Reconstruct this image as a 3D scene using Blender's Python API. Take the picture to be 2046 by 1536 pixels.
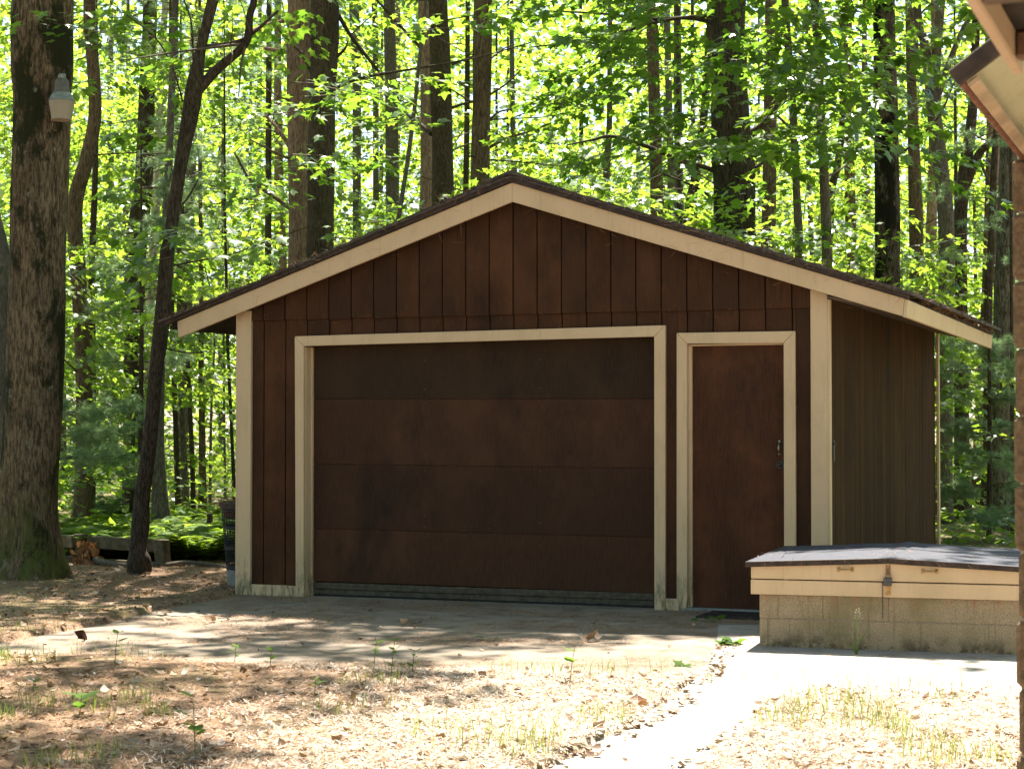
import bpy, bmesh, math, random
import numpy as np
from mathutils import Vector, Matrix, noise as mnoise
R = math.radians
for o in list(bpy.data.objects): bpy.data.objects.remove(o)
SC = bpy.context.scene
COL = SC.collection
# ---------------------------------------------------------------- camera, sky, sun, exposure
cd = bpy.data.cameras.new('camera'); cam = bpy.data.objects.new('camera', cd); COL.objects.link(cam)
cam.location = (0, 0, 1.3817)
cam.rotation_euler = (R(90) + 0.0237, 0, 0)
cd.sensor_width = 36; cd.lens = 36 * 3738.2 / 2046
cd.clip_start = .05; cd.clip_end = 900
cd.dof.use_dof = True; cd.dof.focus_distance = 14.8; cd.dof.aperture_fstop = 10
SC.camera = cam
SUN_EL, SUN_AZ = 62, 7          # azimuth: degrees right of straight ahead (+Y)
w = bpy.data.worlds.new('World'); SC.world = w; w.use_nodes = True
nt = w.node_tree; nt.nodes.clear()
sky = nt.nodes.new('ShaderNodeTexSky'); sky.sky_type = 'NISHITA'; sky.sun_disc = False
sky.sun_elevation = R(SUN_EL); sky.sun_rotation = R(SUN_AZ); sky.dust_density = 1.2; sky.ozone_density = 1
bg = nt.nodes.new('ShaderNodeBackground'); bg.inputs[1].default_value = .065
wo = nt.nodes.new('ShaderNodeOutputWorld')
nt.links.new(sky.outputs[0], bg.inputs[0]); nt.links.new(bg.outputs[0], wo.inputs[0])
sl = bpy.data.lights.new('sun', 'SUN'); sl.energy = 5.0; sl.angle = R(.53); sl.color = (1, .945, .85)
so = bpy.data.objects.new('sun', sl); COL.objects.link(so); so.location = (5, 40, 60)
sd = Vector((math.sin(R(SUN_AZ)) * math.cos(R(SUN_EL)), math.cos(R(SUN_AZ)) * math.cos(R(SUN_EL)), math.sin(R(SUN_EL))))
so.rotation_euler = sd.to_track_quat('Z', 'Y').to_euler()
SC.view_settings.view_transform = 'Standard'; SC.view_settings.look = 'None'
SC.view_settings.exposure = 2.3; SC.view_settings.gamma = 1; SC.view_settings.use_curve_mapping = False
SC.cycles.max_bounces = 8; SC.cycles.diffuse_bounces = 5; SC.cycles.transmission_bounces = 6
SC.cycles.sample_clamp_indirect = 6
try: SC.cycles.use_denoising = True
except Exception: pass

# ---------------------------------------------------------------- helpers
def link(o): COL.objects.link(o); return o
def tag(o, label=None, cat=None, group=None, kind=None):
    for k, v in (('label', label), ('category', cat), ('group', group), ('kind', kind)):
        if v: o[k] = v
    return o
def empty(name, loc=(0, 0, 0), rz=0):
    o = link(bpy.data.objects.new(name, None)); o.location = loc; o.rotation_euler = (0, 0, rz); o.empty_display_size = .1
    return o
def np_mesh(name, V, F, mats, mi=None, smooth=False):
    """V (n,3) array, F (m,3|4) array -> mesh"""
    V = np.asarray(V, np.float32); F = np.asarray(F, np.int32)
    me = bpy.data.meshes.new(name); k = F.shape[1]
    me.vertices.add(len(V)); me.vertices.foreach_set('co', V.ravel())
    me.loops.add(F.size); me.loops.foreach_set('vertex_index', F.ravel())
    me.polygons.add(len(F)); me.polygons.foreach_set('loop_start', np.arange(0, F.size, k, dtype=np.int32))
    try: me.polygons.foreach_set('loop_total', np.full(len(F), k, np.int32))
    except Exception: pass
    for m in (mats if isinstance(mats, (list, tuple)) else [mats]): me.materials.append(m)
    if mi is not None: me.polygons.foreach_set('material_index', np.asarray(mi, np.int32))
    if smooth: me.polygons.foreach_set('use_smooth', np.ones(len(F), bool))
    me.update(calc_edges=True); me.validate()
    return me
def obj(name, me, parent=None, loc=(0, 0, 0), rot=(0, 0, 0)):
    o = link(bpy.data.objects.new(name, me)); o.parent = parent; o.location = loc; o.rotation_euler = rot
    return o
class MB:
    """collects shapes for ONE mesh object"""
    def __init__(s): s.bm = bmesh.new()
    def poly(s, pts, ext, bev=0):
        """prism: polygon pts (3D list) extruded by vector ext"""
        b = s.bm
        a = [b.verts.new(p) for p in pts]; c = [b.verts.new(Vector(p) + Vector(ext)) for p in pts]
        n = len(pts); fs = [b.faces.new(a[::-1]), b.faces.new(c)]
        for i in range(n): fs.append(b.faces.new((a[i], a[(i + 1) % n], c[(i + 1) % n], c[i])))
        if bev:
            es = list({e for f in fs for e in f.edges})
            bmesh.ops.bevel(b, geom=es, offset=bev, segments=1, affect='EDGES', clamp_overlap=True)
        return s
    def box(s, x0, x1, y0, y1, z0, z1, bev=0):
        return s.poly([(x0, y0, z0), (x1, y0, z0), (x1, y1, z0), (x0, y1, z0)], (0, 0, z1 - z0), bev)
    def lathe(s, prof, n=20, c=(0, 0, 0), axis='Z', cap=True):
        b = s.bm; rings = []
        for r, h in prof:
            ring = []
            for i in range(n):
                a = 2 * math.pi * i / n; x, y = r * math.cos(a), r * math.sin(a)
                p = (x, y, h) if axis == 'Z' else (x, h, y)
                ring.append(b.verts.new((p[0] + c[0], p[1] + c[1], p[2] + c[2])))
            rings.append(ring)
        for A, B in zip(rings, rings[1:]):
            for i in range(n): b.faces.new((A[i], A[(i + 1) % n], B[(i + 1) % n], B[i]))
        if cap: b.faces.new(rings[0][::-1]); b.faces.new(rings[-1])
        return s
    def tube(s, pts, r, n=6):
        V, F = tube_np([(*p, r if np.isscalar(r) else r[i]) for i, p in enumerate(pts)], n)
        vs = [s.bm.verts.new(v) for v in V]
        for f in F: s.bm.faces.new([vs[i] for i in f])
        return s
    def build(s, name, mat, parent=None, loc=(0, 0, 0), rot=(0, 0, 0), smooth=False):
        bmesh.ops.recalc_face_normals(s.bm, faces=s.bm.faces)
        me = bpy.data.meshes.new(name); s.bm.to_mesh(me); s.bm.free()
        for m in (mat if isinstance(mat, (list, tuple)) else [mat]): me.materials.append(m)
        if smooth:
            for p in me.polygons: p.use_smooth = True
        return obj(name, me, parent, loc, rot)
def catmull(P, per):
    P = np.asarray(P, float); out = []
    Q = np.vstack([2 * P[0] - P[1], P, 2 * P[-1] - P[-2]])
    for i in range(1, len(Q) - 2):
        p0, p1, p2, p3 = Q[i - 1:i + 3]
        for t in np.arange(per) / per:
            out.append(.5 * (2 * p1 + (p2 - p0) * t + (2 * p0 - 5 * p1 + 4 * p2 - p3) * t * t + (3 * p1 - p0 - 3 * p2 + p3) * t ** 3))
    out.append(P[-1]); out = np.array(out); out[:, 3] = np.maximum(out[:, 3], .001)
    return out
def tube_np(path, n=8, wob=None):
    """path rows (x,y,z,r) -> verts, quads (+ end cap collapsed). wob(ring_pos, angle)->radius factor"""
    P = np.asarray(path, float); C = P[:, :3]; m = len(P)
    T = np.gradient(C, axis=0); T /= np.linalg.norm(T, axis=1)[:, None] + 1e-9
    ref = np.array([0, 1, 0]) if abs(T[0][1]) < .9 else np.array([1, 0, 0])
    V = np.zeros((m, n, 3)); a = 2 * np.pi * np.arange(n) / n
    x = np.cross(ref, T[0]); x /= np.linalg.norm(x)
    for i in range(m):
        x = x - T[i] * (x @ T[i]); x /= np.linalg.norm(x) + 1e-9
        y = np.cross(T[i], x)
        r = P[i, 3] * (wob(C[i], a) if wob else np.ones(n))
        V[i] = C[i] + (np.cos(a) * r)[:, None] * x + (np.sin(a) * r)[:, None] * y
    i = np.arange(m - 1)[:, None]; j = np.arange(n)[None]
    F = np.stack([i * n + j, i * n + (j + 1) % n, (i + 1) * n + (j + 1) % n, (i + 1) * n + j], -1).reshape(-1, 4)
    return V.reshape(-1, 3), F

# ---------------------------------------------------------------- materials
class NT:
    def __init__(s, name):
        s.m = bpy.data.materials.new(name); s.m.use_nodes = True; s.t = s.m.node_tree; s.t.nodes.clear()
        s.out = s.n('ShaderNodeOutputMaterial'); s.co = s.n('ShaderNodeTexCoord')
    def n(s, k, **kw):
        x = s.t.nodes.new(k)
        for a, b in kw.items(): setattr(x, a, b)
        return x
    def l(s, a, b): s.t.links.new(a, b)
    def set(s, sock, v):
        if hasattr(v, 'is_linked') or hasattr(v, 'links'): s.l(v, sock)
        else: sock.default_value = v
    def mapv(s, scale=(1, 1, 1), coord='Object', src=None):
        m = s.n('ShaderNodeMapping'); m.inputs['Scale'].default_value = scale
        s.l(src if src is not None else s.co.outputs[coord], m.inputs[0]); return m.outputs[0]
    def noise(s, vec, scale=5, detail=4, rough=.6, dist=0):
        x = s.n('ShaderNodeTexNoise'); s.l(vec, x.inputs['Vector'])
        x.inputs['Scale'].default_value = scale; x.inputs['Detail'].default_value = detail; x.inputs['Roughness'].default_value = rough; x.inputs['Distortion'].default_value = dist
        return x.outputs[0]
    def ramp(s, f, a, b):
        x = s.n('ShaderNodeMapRange'); x.interpolation_type = 'SMOOTHSTEP'; s.l(f, x.inputs[0]); x.inputs[1].default_value = a; x.inputs[2].default_value = b
        return x.outputs[0]
    def mix(s, f, a, b, blend='MIX'):
        x = s.n('ShaderNodeMix', data_type='RGBA', blend_type=blend)
        s.set(x.inputs[0], f)
        s.set(x.inputs[6], a if hasattr(a, 'links') else (*a, 1) if len(a) == 3 else a)
        s.set(x.inputs[7], b if hasattr(b, 'links') else (*b, 1) if len(b) == 3 else b)
        return x.outputs[2]
    def math(s, op, a, b=0):
        x = s.n('ShaderNodeMath', operation=op); s.set(x.inputs[0], a); s.set(x.inputs[1], b); return x.outputs[0]
    def rnd(s): return s.n('ShaderNodeObjectInfo').outputs['Random']
    def isl(s): return s.n('ShaderNodeNewGeometry').outputs['Random Per Island']
    def bump(s, h, strength=.5, dist=.01):
        x = s.n('ShaderNodeBump'); s.l(h, x.inputs['Height']); x.inputs['Strength'].default_value = strength; x.inputs['Distance'].default_value = dist
        return x.outputs[0]
    def done(s, col, rough=.8, normal=None, spec=.25, metal=0):
        b = s.n('ShaderNodeBsdfPrincipled'); s.set(b.inputs['Base Color'], col if hasattr(col, 'links') else (*col, 1)); s.set(b.inputs['Roughness'], rough)
        b.inputs['Specular IOR Level'].default_value = spec; b.inputs['Metallic'].default_value = metal
        if normal is not None: s.l(normal, b.inputs['Normal'])
        s.l(b.outputs[0], s.out.inputs[0]); s.b = b
        return s.m
def bark(name, base, dark, sc=1, moss=None, amt=.5, lichen=None, bd=.02):
    k = NT(name); v = k.mapv((13 * sc, 13 * sc, 2.6 * sc)); f = k.noise(v, 4, 9, .7, .5)
    f2 = k.noise(k.mapv((1, 1, .6)), 2.2, 5, .6)
    c = k.mix(k.ramp(f, .38, .62), dark, base)
    c = k.mix(k.math('MULTIPLY', k.ramp(f2, .45, .7), .5), c, tuple(x * .45 for x in dark))
    if moss:
        g = k.noise(k.mapv((1, 1, .45)), 2.6, 7, .72)
        c = k.mix(k.ramp(g, .62 - amt * .2, .70 - amt * .2), c, moss)
    if name == 'mossy bark':   # green moss sleeve at the foot
        z = k.n('ShaderNodeSeparateXYZ'); k.l(k.co.outputs['Object'], z.inputs[0])
        c = k.mix(k.math('MULTIPLY', k.ramp(z.outputs[2], 1.3, .1), k.ramp(k.noise(k.mapv((1, 1, .5)), 6, 7, .75), .42, .6)), c, (.10, .105, .03))
    if lichen:
        g = k.noise(k.mapv((1, 1, .8)), 7, 6, .7)
        c = k.mix(k.ramp(g, .63, .70), c, lichen)
    return k.done(c, .92, k.bump(f, 1, bd), .1)
BARK = {
 'moss': bark('mossy bark', (.23, .165, .10), (.055, .038, .024), .9, (.024, .025, .011), .62, (.20, .20, .15), .03),
 'moss2': bark('dark ridged bark', (.09, .07, .05), (.025, .019, .014), .8, (.03, .035, .015), .2, None, .035),
 'grey': bark('grey bark', (.17, .145, .115), (.07, .058, .045), 1.2, (.06, .07, .03), .25, (.22, .22, .18), .012),
 'dark': bark('dark bark', (.10, .075, .052), (.03, .022, .016), 1.3, (.03, .04, .015), .2, None, .015),
 'black': bark('black bark', (.15, .12, .085), (.022, .018, .014), 1, (.012, .012, .008), .75, None, .03),
 'brown': bark('brown bark', (.18, .125, .08), (.06, .04, .026), 1, None, 0, None, .02),
 'pine': bark('reddish pine bark', (.34, .23, .17), (.13, .082, .06), 1, (.10, .10, .06), .15, None, .02),
 'darkpine': bark('dark pine bark', (.105, .08, .05), (.035, .027, .018), 1.2, (.05, .05, .025), .3, (.15, .15, .11), .012),
 'pinegrey': bark('ridged grey pine bark', (.20, .17, .14), (.05, .04, .03), .8, None, 0, None, .03),
 'birch': bark('birch bark', (.62, .56, .46), (.28, .22, .16), .6, (.05, .04, .03), .25, None, .006),
}
def leafmat(name, c1, c2, t1, t2, tw=.5, rough=.42, spec=.4):
    k = NT(name); r = k.isl(); b = k.n('ShaderNodeBsdfPrincipled')
    k.l(k.mix(r, c1, c2), b.inputs['Base Color']); b.inputs['Roughness'].default_value = rough; b.inputs['Specular IOR Level'].default_value = spec
    t = k.n('ShaderNodeBsdfTranslucent'); k.l(k.mix(r, t1, t2), t.inputs[0])
    m = k.n('ShaderNodeMixShader'); m.inputs[0].default_value = tw
    k.l(b.outputs[0], m.inputs[1]); k.l(t.outputs[0], m.inputs[2]); k.l(m.outputs[0], k.out.inputs[0])
    return k.m
LEAF = leafmat('maple leaf', (.055, .115, .024), (.09, .15, .03), (.22, .40, .028), (.43, .56, .05), .53, .36)
LEAF2 = leafmat('deep green leaf', (.045, .10, .022), (.07, .13, .028), (.155, .32, .022), (.28, .42, .035), .48, .36)
WEEDL = leafmat('weed leaf', (.045, .10, .022), (.08, .14, .03), (.14, .28, .03), (.24, .36, .05), .4, .8, .08)
NEEDLE = leafmat('pine needle', (.13, .21, .10), (.26, .34, .19), (.22, .36, .12), (.34, .46, .2), .4, .4, .5)
FERN = leafmat('fern', (.09, .16, .025), (.14, .21, .035), (.30, .46, .03), (.44, .56, .06), .5, .6, .15)
GRASS = leafmat('grass blade', (.09, .14, .03), (.30, .25, .10), (.2, .3, .04), (.35, .36, .1), .4)
DRY = leafmat('dry leaf', (.15, .08, .045), (.44, .33, .23), (.14, .08, .03), (.2, .13, .06), .15, .7, .2)
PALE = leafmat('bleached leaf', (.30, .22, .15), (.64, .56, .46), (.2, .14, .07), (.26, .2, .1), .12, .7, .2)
DEADBROWN = leafmat('dead oak leaf', (.20, .09, .035), (.32, .16, .07), (.18, .08, .02), (.26, .12, .04), .3, .6, .3)
STRAW = leafmat('pine straw', (.17, .075, .03), (.40, .23, .12), (.1, .05, .02), (.14, .08, .03), .1, .7, .2)

def mat_siding(name, base, var, spots=True, spec=.28, rough=.78):
    k = NT(name); g = k.noise(k.mapv((42, 42, 2.2)), 4, 6, .6); s = k.noise(k.mapv((1.5, 1.5, 90)), 4, 2, .5)
    mo = k.noise(k.mapv((1, 1, .6)), 2.3, 5, .65); dk = k.noise(k.mapv((1, 1, .5)), 1.5, 6, .7)
    c = k.mix(k.ramp(g, .3, .7), tuple(x * .72 for x in base), tuple(x * 1.25 for x in base))
    c = k.mix(k.math('MULTIPLY', k.ramp(mo, .42, .68), .7), c, var)
    c = k.mix(k.math('MULTIPLY', k.ramp(dk, .52, .7), .6), c, (.012, .009, .007))
    c = k.mix(k.math('MULTIPLY', k.rnd(), .45), c, (.02, .013, .009))
    if spots:
        sp = k.noise(k.mapv((1, 1, 1)), 60, 2, .5); c = k.mix(k.math('MULTIPLY', k.ramp(sp, .74, .78), .5), c, (.16, .11, .07))
    h = k.math('ADD', g, k.math('MULTIPLY', s, .6))
    return k.done(c, rough, k.bump(h, .45, .004), spec)
SIDING = mat_siding('brown stained siding', (.056, .024, .0112), (.105, .042, .019), spec=.1)
SIDE2 = mat_siding('weathered side siding', (.050, .028, .0125), (.075, .042, .019), spec=.06, rough=.95)
DOORG = mat_siding('garage door brown', (.064, .029, .0155), (.10, .044, .023), spec=.1)
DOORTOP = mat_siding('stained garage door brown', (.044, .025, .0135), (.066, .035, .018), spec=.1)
DOORM = mat_siding('entry door brown', (.074, .028, .0125), (.155, .056, .023), spec=.12)
def mat_paint(name, base, dirt=(.22, .19, .13), a=.62, rough=.6, low=True):
    k = NT(name); n1 = k.noise(k.mapv((1, 1, .5)), 3, 6, .65); n2 = k.noise(k.mapv((1, 1, 1)), 70, 3, .6)
    gr = k.noise(k.mapv((30, 30, 30)), 3, 3, .5)
    c = k.mix(k.math('MULTIPLY', k.ramp(n1, .42, .7), .55), base, (base[0] * .76, base[1] * .78, base[2] * .72))
    st = k.noise(k.mapv((14, 14, .8)), 3, 5, .6); c = k.mix(k.math('MULTIPLY', k.ramp(st, .55, .72), .25), c, dirt)
    c = k.mix(k.math('MULTIPLY', k.ramp(n2, .70, .76), .6), c, dirt)
    if low:   # splash stains near the slab
        z = k.n('ShaderNodeSeparateXYZ'); k.l(k.co.outputs['Object'], z.inputs[0])
        m = k.math('MULTIPLY', k.ramp(z.outputs[2], .45, 0), k.ramp(k.noise(k.mapv((1, 1, .25)), 26, 6, .75), .42, .62))
        c = k.mix(m, c, (.13, .12, .065))
    return k.done(c, rough, k.bump(gr, .15, .003), .35)
CREAM = mat_paint('cream paint', (.56, .395, .235))
CREAM2 = mat_paint('cream paint clean', (.58, .405, .24), low=False)
def plain(name, col, rough=.7, var=.35, sc=8, bumpd=.003, spec=.3, metal=0, strength=.4):
    k = NT(name); n = k.noise(k.mapv(), sc, 7, .65)
    c = k.mix(k.ramp(n, .35, .68), tuple(x * (1 - var) for x in col), tuple(x * (1 + var) for x in col))
    return k.done(c, rough, k.bump(n, strength, bumpd), spec, metal)
ROOFB = plain('dark brown roof edge', (.045, .028, .02), .75, .4, 14, .006)
SHING = plain('shingle', (.07, .055, .045), .95, .4, 30, .01)
SOFFIT = plain('soffit board', (.10, .065, .042), .85, .3, 10)
DARKB = plain('dark timber', (.03, .02, .014), .9, .4, 12)
BACKW = plain('groove backing', (.012, .008, .006), .95, .2, 12)
WEATH = plain('weathered rail', (.075, .062, .042), .9, .3, 22)
RUBBER = plain('black rubber', (.012, .012, .013), .6, .3, 40)
STEEL = plain('galvanised steel', (.24, .25, .24), .45, .2, 25, .001, .5, .6)
DARKM = plain('dark metal', (.05, .042, .036), .5, .3, 25, .001, .5, .5)
BOLT = plain('rusty bolt', (.085, .036, .02), .85, .3, 50, .001, .1)
BRASS = plain('dull brass', (.36, .22, .09), .42, .3, 40, .001, .5, .7)
RUST = plain('rusty plate', (.30, .17, .09), .7, .4, 40, .002)
PADL = plain('rusty padlock', (.085, .08, .075), .6, .4, 60, .002, .4, .4)
PLASTIC = plain('black green plastic', (.018, .022, .026), .5, .2, 15)
BINGREY = plain('grey plastic', (.17, .18, .18), .5, .2, 15)
HOUSING = plain('lamp housing', (.10, .095, .085), .55, .25, 20, .002, .4)
ROLLED = plain('mineral roll roofing', (.030, .032, .045), .72, .4, 160, .003, .22)
PLANK = plain('old grey plank', (.20, .16, .105), .9, .35, 9, .006)
PLANKM = plain('mossy plank', (.11, .09, .055), .92, .5, 7, .006)
TWIG = plain('twig', (.10, .075, .05), .9, .3, 20)
CORD = plain('frayed wire', (.30, .16, .10), .6, .3, 20)
def mat_block(name, base, moss):
    k = NT(name); n = k.noise(k.mapv((1, 1, 1)), 120, 4, .7); a = k.noise(k.mapv((1, 1, .5)), 3.2, 6, .65); st = k.noise(k.mapv((9, 9, .7)), 3, 5, .6)
    c = k.mix(k.ramp(n, .3, .7), tuple(x * .7 for x in base), tuple(x * 1.3 for x in base))
    c = k.mix(k.math('MULTIPLY', k.ramp(a, .44, .66), .6), c, moss)
    c = k.mix(k.math('MULTIPLY', k.ramp(st, .54, .7), .28), c, (.05, .04, .025))
    z = k.n('ShaderNodeSeparateXYZ'); k.l(k.co.outputs['Object'], z.inputs[0])
    wet = k.math('MULTIPLY', k.ramp(z.outputs[2], .13, .0), k.ramp(k.noise(k.mapv((1, 1, 1)), 9, 7, .75), .44, .58))
    c = k.mix(k.math('MULTIPLY', wet, .7), c, (.022, .02, .012))
    up = k.math('MULTIPLY', k.ramp(z.outputs[2], .2, .34), k.ramp(k.noise(k.mapv((1, 1, .3)), 14, 5, .7), .5, .66))
    c = k.mix(k.math('MULTIPLY', up, .55), c, (.33, .15, .08))
    return k.done(c, .95, k.bump(n, .8, .008), .15)
BLOCK = mat_block('stained concrete block', (.36, .275, .175), (.20, .165, .075))
BLOCK2 = plain('rough tan block', (.17, .11, .065), .95, .3, 40, .02, .1, 0, .9)
MORTAR = plain('mortar', (.26, .21, .15), .95, .2, 60)
# ---------------------------------------------------------------- ground, driveway, walk
DRIVE = [(3.4, 14.6), (-1.7, 16.9), (-2.27, 15.74), (-2.36, 15.25), (-2.50, 14.9), (-2.67, 14.45), (-2.92, 13.2), (-3.3, 12.15), (-4.6, 11.5), (-7, 10.5), (-11, 9.0),
         (-11, 6.4), (-7, 9.0), (-4.6, 10.5), (-3.12, 11.38), (-2.65, 11.36), (-2.16, 11.18), (-1.82, 10.97), (-1.1, 10.72), (-.46, 10.50), (.3, 10.38), (1.0, 10.36),
         (1.35, 10.3), (1.56, 9.84), (2.6, 9.70), (6, 9.5), (8, 9.5), (8, 13.9)]
WALK = [(1.45, 13.2), (1.30, 11.9), (1.12, 10.9), (1.02, 10.36), (.55, 8.74), (.14, 7.64), (-.35, 6.4), (-.8, 5), (-1.1, 3), (-.3, 3), (0, 5), (.36, 6.4), (.78, 7.64), (1.17, 8.74), (1.42, 9.5), (1.60, 9.86), (2.6, 9.72), (6, 9.5), (7, 9.5), (7, 12.2), (3.4, 13.2)]
def inpoly(P, X, Y):
    r = np.zeros(X.shape, bool); n = len(P)
    for i in range(n):
        x0, y0 = P[i]; x1, y1 = P[i - 1]
        c = ((y0 > Y) != (y1 > Y)) & (X < (x1 - x0) * (Y - y0) / (y1 - y0 + 1e-12) + x0)
        r ^= c
    return r
def vnoise(X, Y, sc, seed=0):
    """cheap smooth value noise, vectorised"""
    x = X * sc; y = Y * sc; xi = np.floor(x).astype(int); yi = np.floor(y).astype(int); fx = x - xi; fy = y - yi
    fx = fx * fx * (3 - 2 * fx); fy = fy * fy * (3 - 2 * fy)
    def h(a, b):
        n = (a * 374761393 + b * 668265263 + seed * 974711) & 0x7fffffff; n = ((n ^ (n >> 13)) * 1274126177) & 0x7fffffff
        return ((n ^ (n >> 16)) & 0xffff) / 65535.
    return (h(xi, yi) * (1 - fx) + h(xi + 1, yi) * fx) * (1 - fy) + (h(xi, yi + 1) * (1 - fx) + h(xi + 1, yi + 1) * fx) * fy
def paved(X, Y): return inpoly(DRIVE, X, Y) | inpoly(WALK, X, Y)
def gz(X, Y):
    z = .008 + .030 * vnoise(X, Y, 1.1, 3) + .018 * vnoise(X, Y, 4.3, 5)
    far = np.clip((Y - 22) / 30, 0, 1); z = z + far * (vnoise(X, Y, .12, 9) - .35) * .8
    return z
ax = np.concatenate([np.array([-400, -200, -120, -80, -50, -35, -25, -18, -14, -11, -9, -8]), np.arange(-7.2, 6.01, .11), np.array([6.6, 7.5, 9, 12, 16, 22, 30, 45, 70, 120, 200, 400])])
ay = np.concatenate([np.array([-200, -100, -50, -25, -12, -6, -2, 0, 1.5, 3, 4.5, 5.5]), np.arange(6.2, 20, .11), np.arange(20.3, 32, .5), np.array([33, 35, 38, 42, 47, 53, 60, 70, 85, 110, 150, 220, 320, 450])])
X, Y = np.meshgrid(ax, ay); Z = gz(X, Y)
pv = paved(X, Y); Z = np.where(pv, -.06, Z)
nx, ny = len(ax), len(ay); ii, jj = np.meshgrid(np.arange(nx - 1), np.arange(ny - 1))
q = (jj * nx + ii).ravel(); F = np.stack([q, q + 1, q + nx + 1, q + nx], 1)
k = NT('needle covered soil'); v = k.mapv()
a = k.noise(v, 26, 8, .75, .8); b = k.noise(v, 1.1, 6, .65); c3 = k.noise(v, 90, 4, .7); d = k.noise(v, .8, 5, .6)
sx = k.n('ShaderNodeSeparateXYZ'); k.l(v, sx.inputs[0])
col = k.mix(k.ramp(a, .36, .64), (.085, .045, .025), (.30, .19, .115))
col = k.mix(k.math('MULTIPLY', k.ramp(c3, .52, .66), .7), col, (.46, .36, .27))
col = k.mix(k.math('MULTIPLY', k.ramp(b, .52, .66), .6), col, (.05, .03, .018))
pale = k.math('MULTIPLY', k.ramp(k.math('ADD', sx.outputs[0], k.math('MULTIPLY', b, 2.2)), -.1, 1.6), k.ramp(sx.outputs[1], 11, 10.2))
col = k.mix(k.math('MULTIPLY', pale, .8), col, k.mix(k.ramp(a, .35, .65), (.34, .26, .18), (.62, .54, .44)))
grn = k.math('MULTIPLY', k.ramp(d, .47, .6), k.ramp(k.noise(v, 14, 5, .7), .4, .6))
col = k.mix(k.math('MULTIPLY', grn, .5), col, (.10, .12, .03))
wood = k.ramp(sx.outputs[1], 18.8, 21)
col = k.mix(k.math('MULTIPLY', wood, .5), col, (.07, .10, .03))
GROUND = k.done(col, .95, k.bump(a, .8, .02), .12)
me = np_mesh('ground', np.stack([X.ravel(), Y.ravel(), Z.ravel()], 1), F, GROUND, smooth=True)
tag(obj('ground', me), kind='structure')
def mat_pave(name, c1, c2, stain, grit):
    k = NT(name); v = k.mapv(); a = k.noise(v, 1.6, 6, .65); g = k.noise(v, 110, 3, .7); s = k.noise(v, 5, 7, .7)
    col = k.mix(k.ramp(a, .35, .65), c1, c2); col = k.mix(k.math('MULTIPLY', k.ramp(g, .3, .7), .5), col, grit)
    col = k.mix(k.math('MULTIPLY', k.ramp(s, .46, .66), .7), col, stain)
    vo = k.n('ShaderNodeTexVoronoi', feature='DISTANCE_TO_EDGE'); k.l(k.mapv((1, 1, 1)), vo.inputs['Vector']); vo.inputs['Scale'].default_value = .55
    cr = k.ramp(k.math('ADD', vo.outputs['Distance'], k.math('MULTIPLY', s, .02)), .018, .010)
    col = k.mix(k.math('MULTIPLY', cr, .0), col, (.05, .04, .03))
    return k.done(col, .9, k.bump(g, .5, .004), .2)
DRV = mat_pave('worn driveway', (.16, .124, .088), (.235, .19, .145), (.09, .06, .036), (.20, .16, .12))
WLK = mat_pave('pale concrete walk', (.25, .23, .20), (.32, .295, .26), (.16, .125, .09), (.22, .20, .17))
tag(MB().poly([(x, y, -.12) for x, y in DRIVE], (0, 0, .12)).build('driveway', DRV), kind='structure')
wk = tag(MB().poly([(x, y, -.11) for x, y in WALK], (0, 0, .116)).build('walkway', WLK), kind='structure')

# ---------------------------------------------------------------- garage
YAW = -.3718
G = tag(empty('garage', (-2.2833, 15.6791, 0), YAW), 'brown board-sided garage with cream trim, wide overhead door and low gable', 'garage')
W, D = 4.967, 5.2
def zr(u):   # rake top line of the gable front
    return 3.315 - .3395 * (2.50 - u) if u < 2.5 else 3.315 - .3240 * (u - 2.5)
def zc(u): return zr(u) - .10
rng = random.Random(4)
fw = MB().poly([(.02, .05, 0), (.60, .05, 0), (.60, .05, 2.10), (3.66, .05, 2.10), (3.66, .05, 0), (3.86, .05, 0), (3.86, .05, 2.06), (4.68, .05, 2.06), (4.68, .05, 0), (W - .02, .05, 0), (W - .02, .05, zc(W)), (2.5, .05, zc(2.5)), (.02, .05, zc(0))], (0, .05, 0)).build('front_wall', BACKW, G)
def board(pts, parent, mat=SIDING, t=.03, v=0.0, name='siding_board'):
    """pts: (u,w) polygon; face at depth v, thickness t going inward"""
    return MB().poly([(u, v + t, w) for u, w in pts], (0, -t, 0), .003).build(name, mat, parent)
cuts = [.541, 3.717, 3.81, 4.728]
HJ = 2.287
edges = [.118] + [.4318 + k * .2032 for k in range(-1, 22)] + [4.848]
for a, b in zip(edges, edges[1:]):
    hj = HJ + rng.uniform(-.004, .004)
    a0, b0 = a + .0045, b - .0045
    pts = [(a0, hj - .004), (b0, hj - .004), (b0, zc(b0) + .03)]
    if a0 < 2.5 < b0: pts.append((2.5, zc(2.5) + .03))
    pts.append((a0, zc(a0) + .03))
    board(pts, fw, v=-.014 + rng.uniform(-.002, .002))
    seg = [a0] + [c for c in cuts if a0 + .01 < c < b0 - .01] + [b0]
    for s0, s1 in zip(seg, seg[1:]):
        m = (s0 + s1) / 2
        z0 = 2.12 if .541 < m < 3.717 else 2.07 if 3.81 < m < 4.728 else .09 if m < 3.8 else .0
        board([(s0, z0), (s1, z0), (s1, HJ + .01), (s0, HJ + .01)], fw, v=.004 + rng.uniform(-.002, .002))
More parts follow.
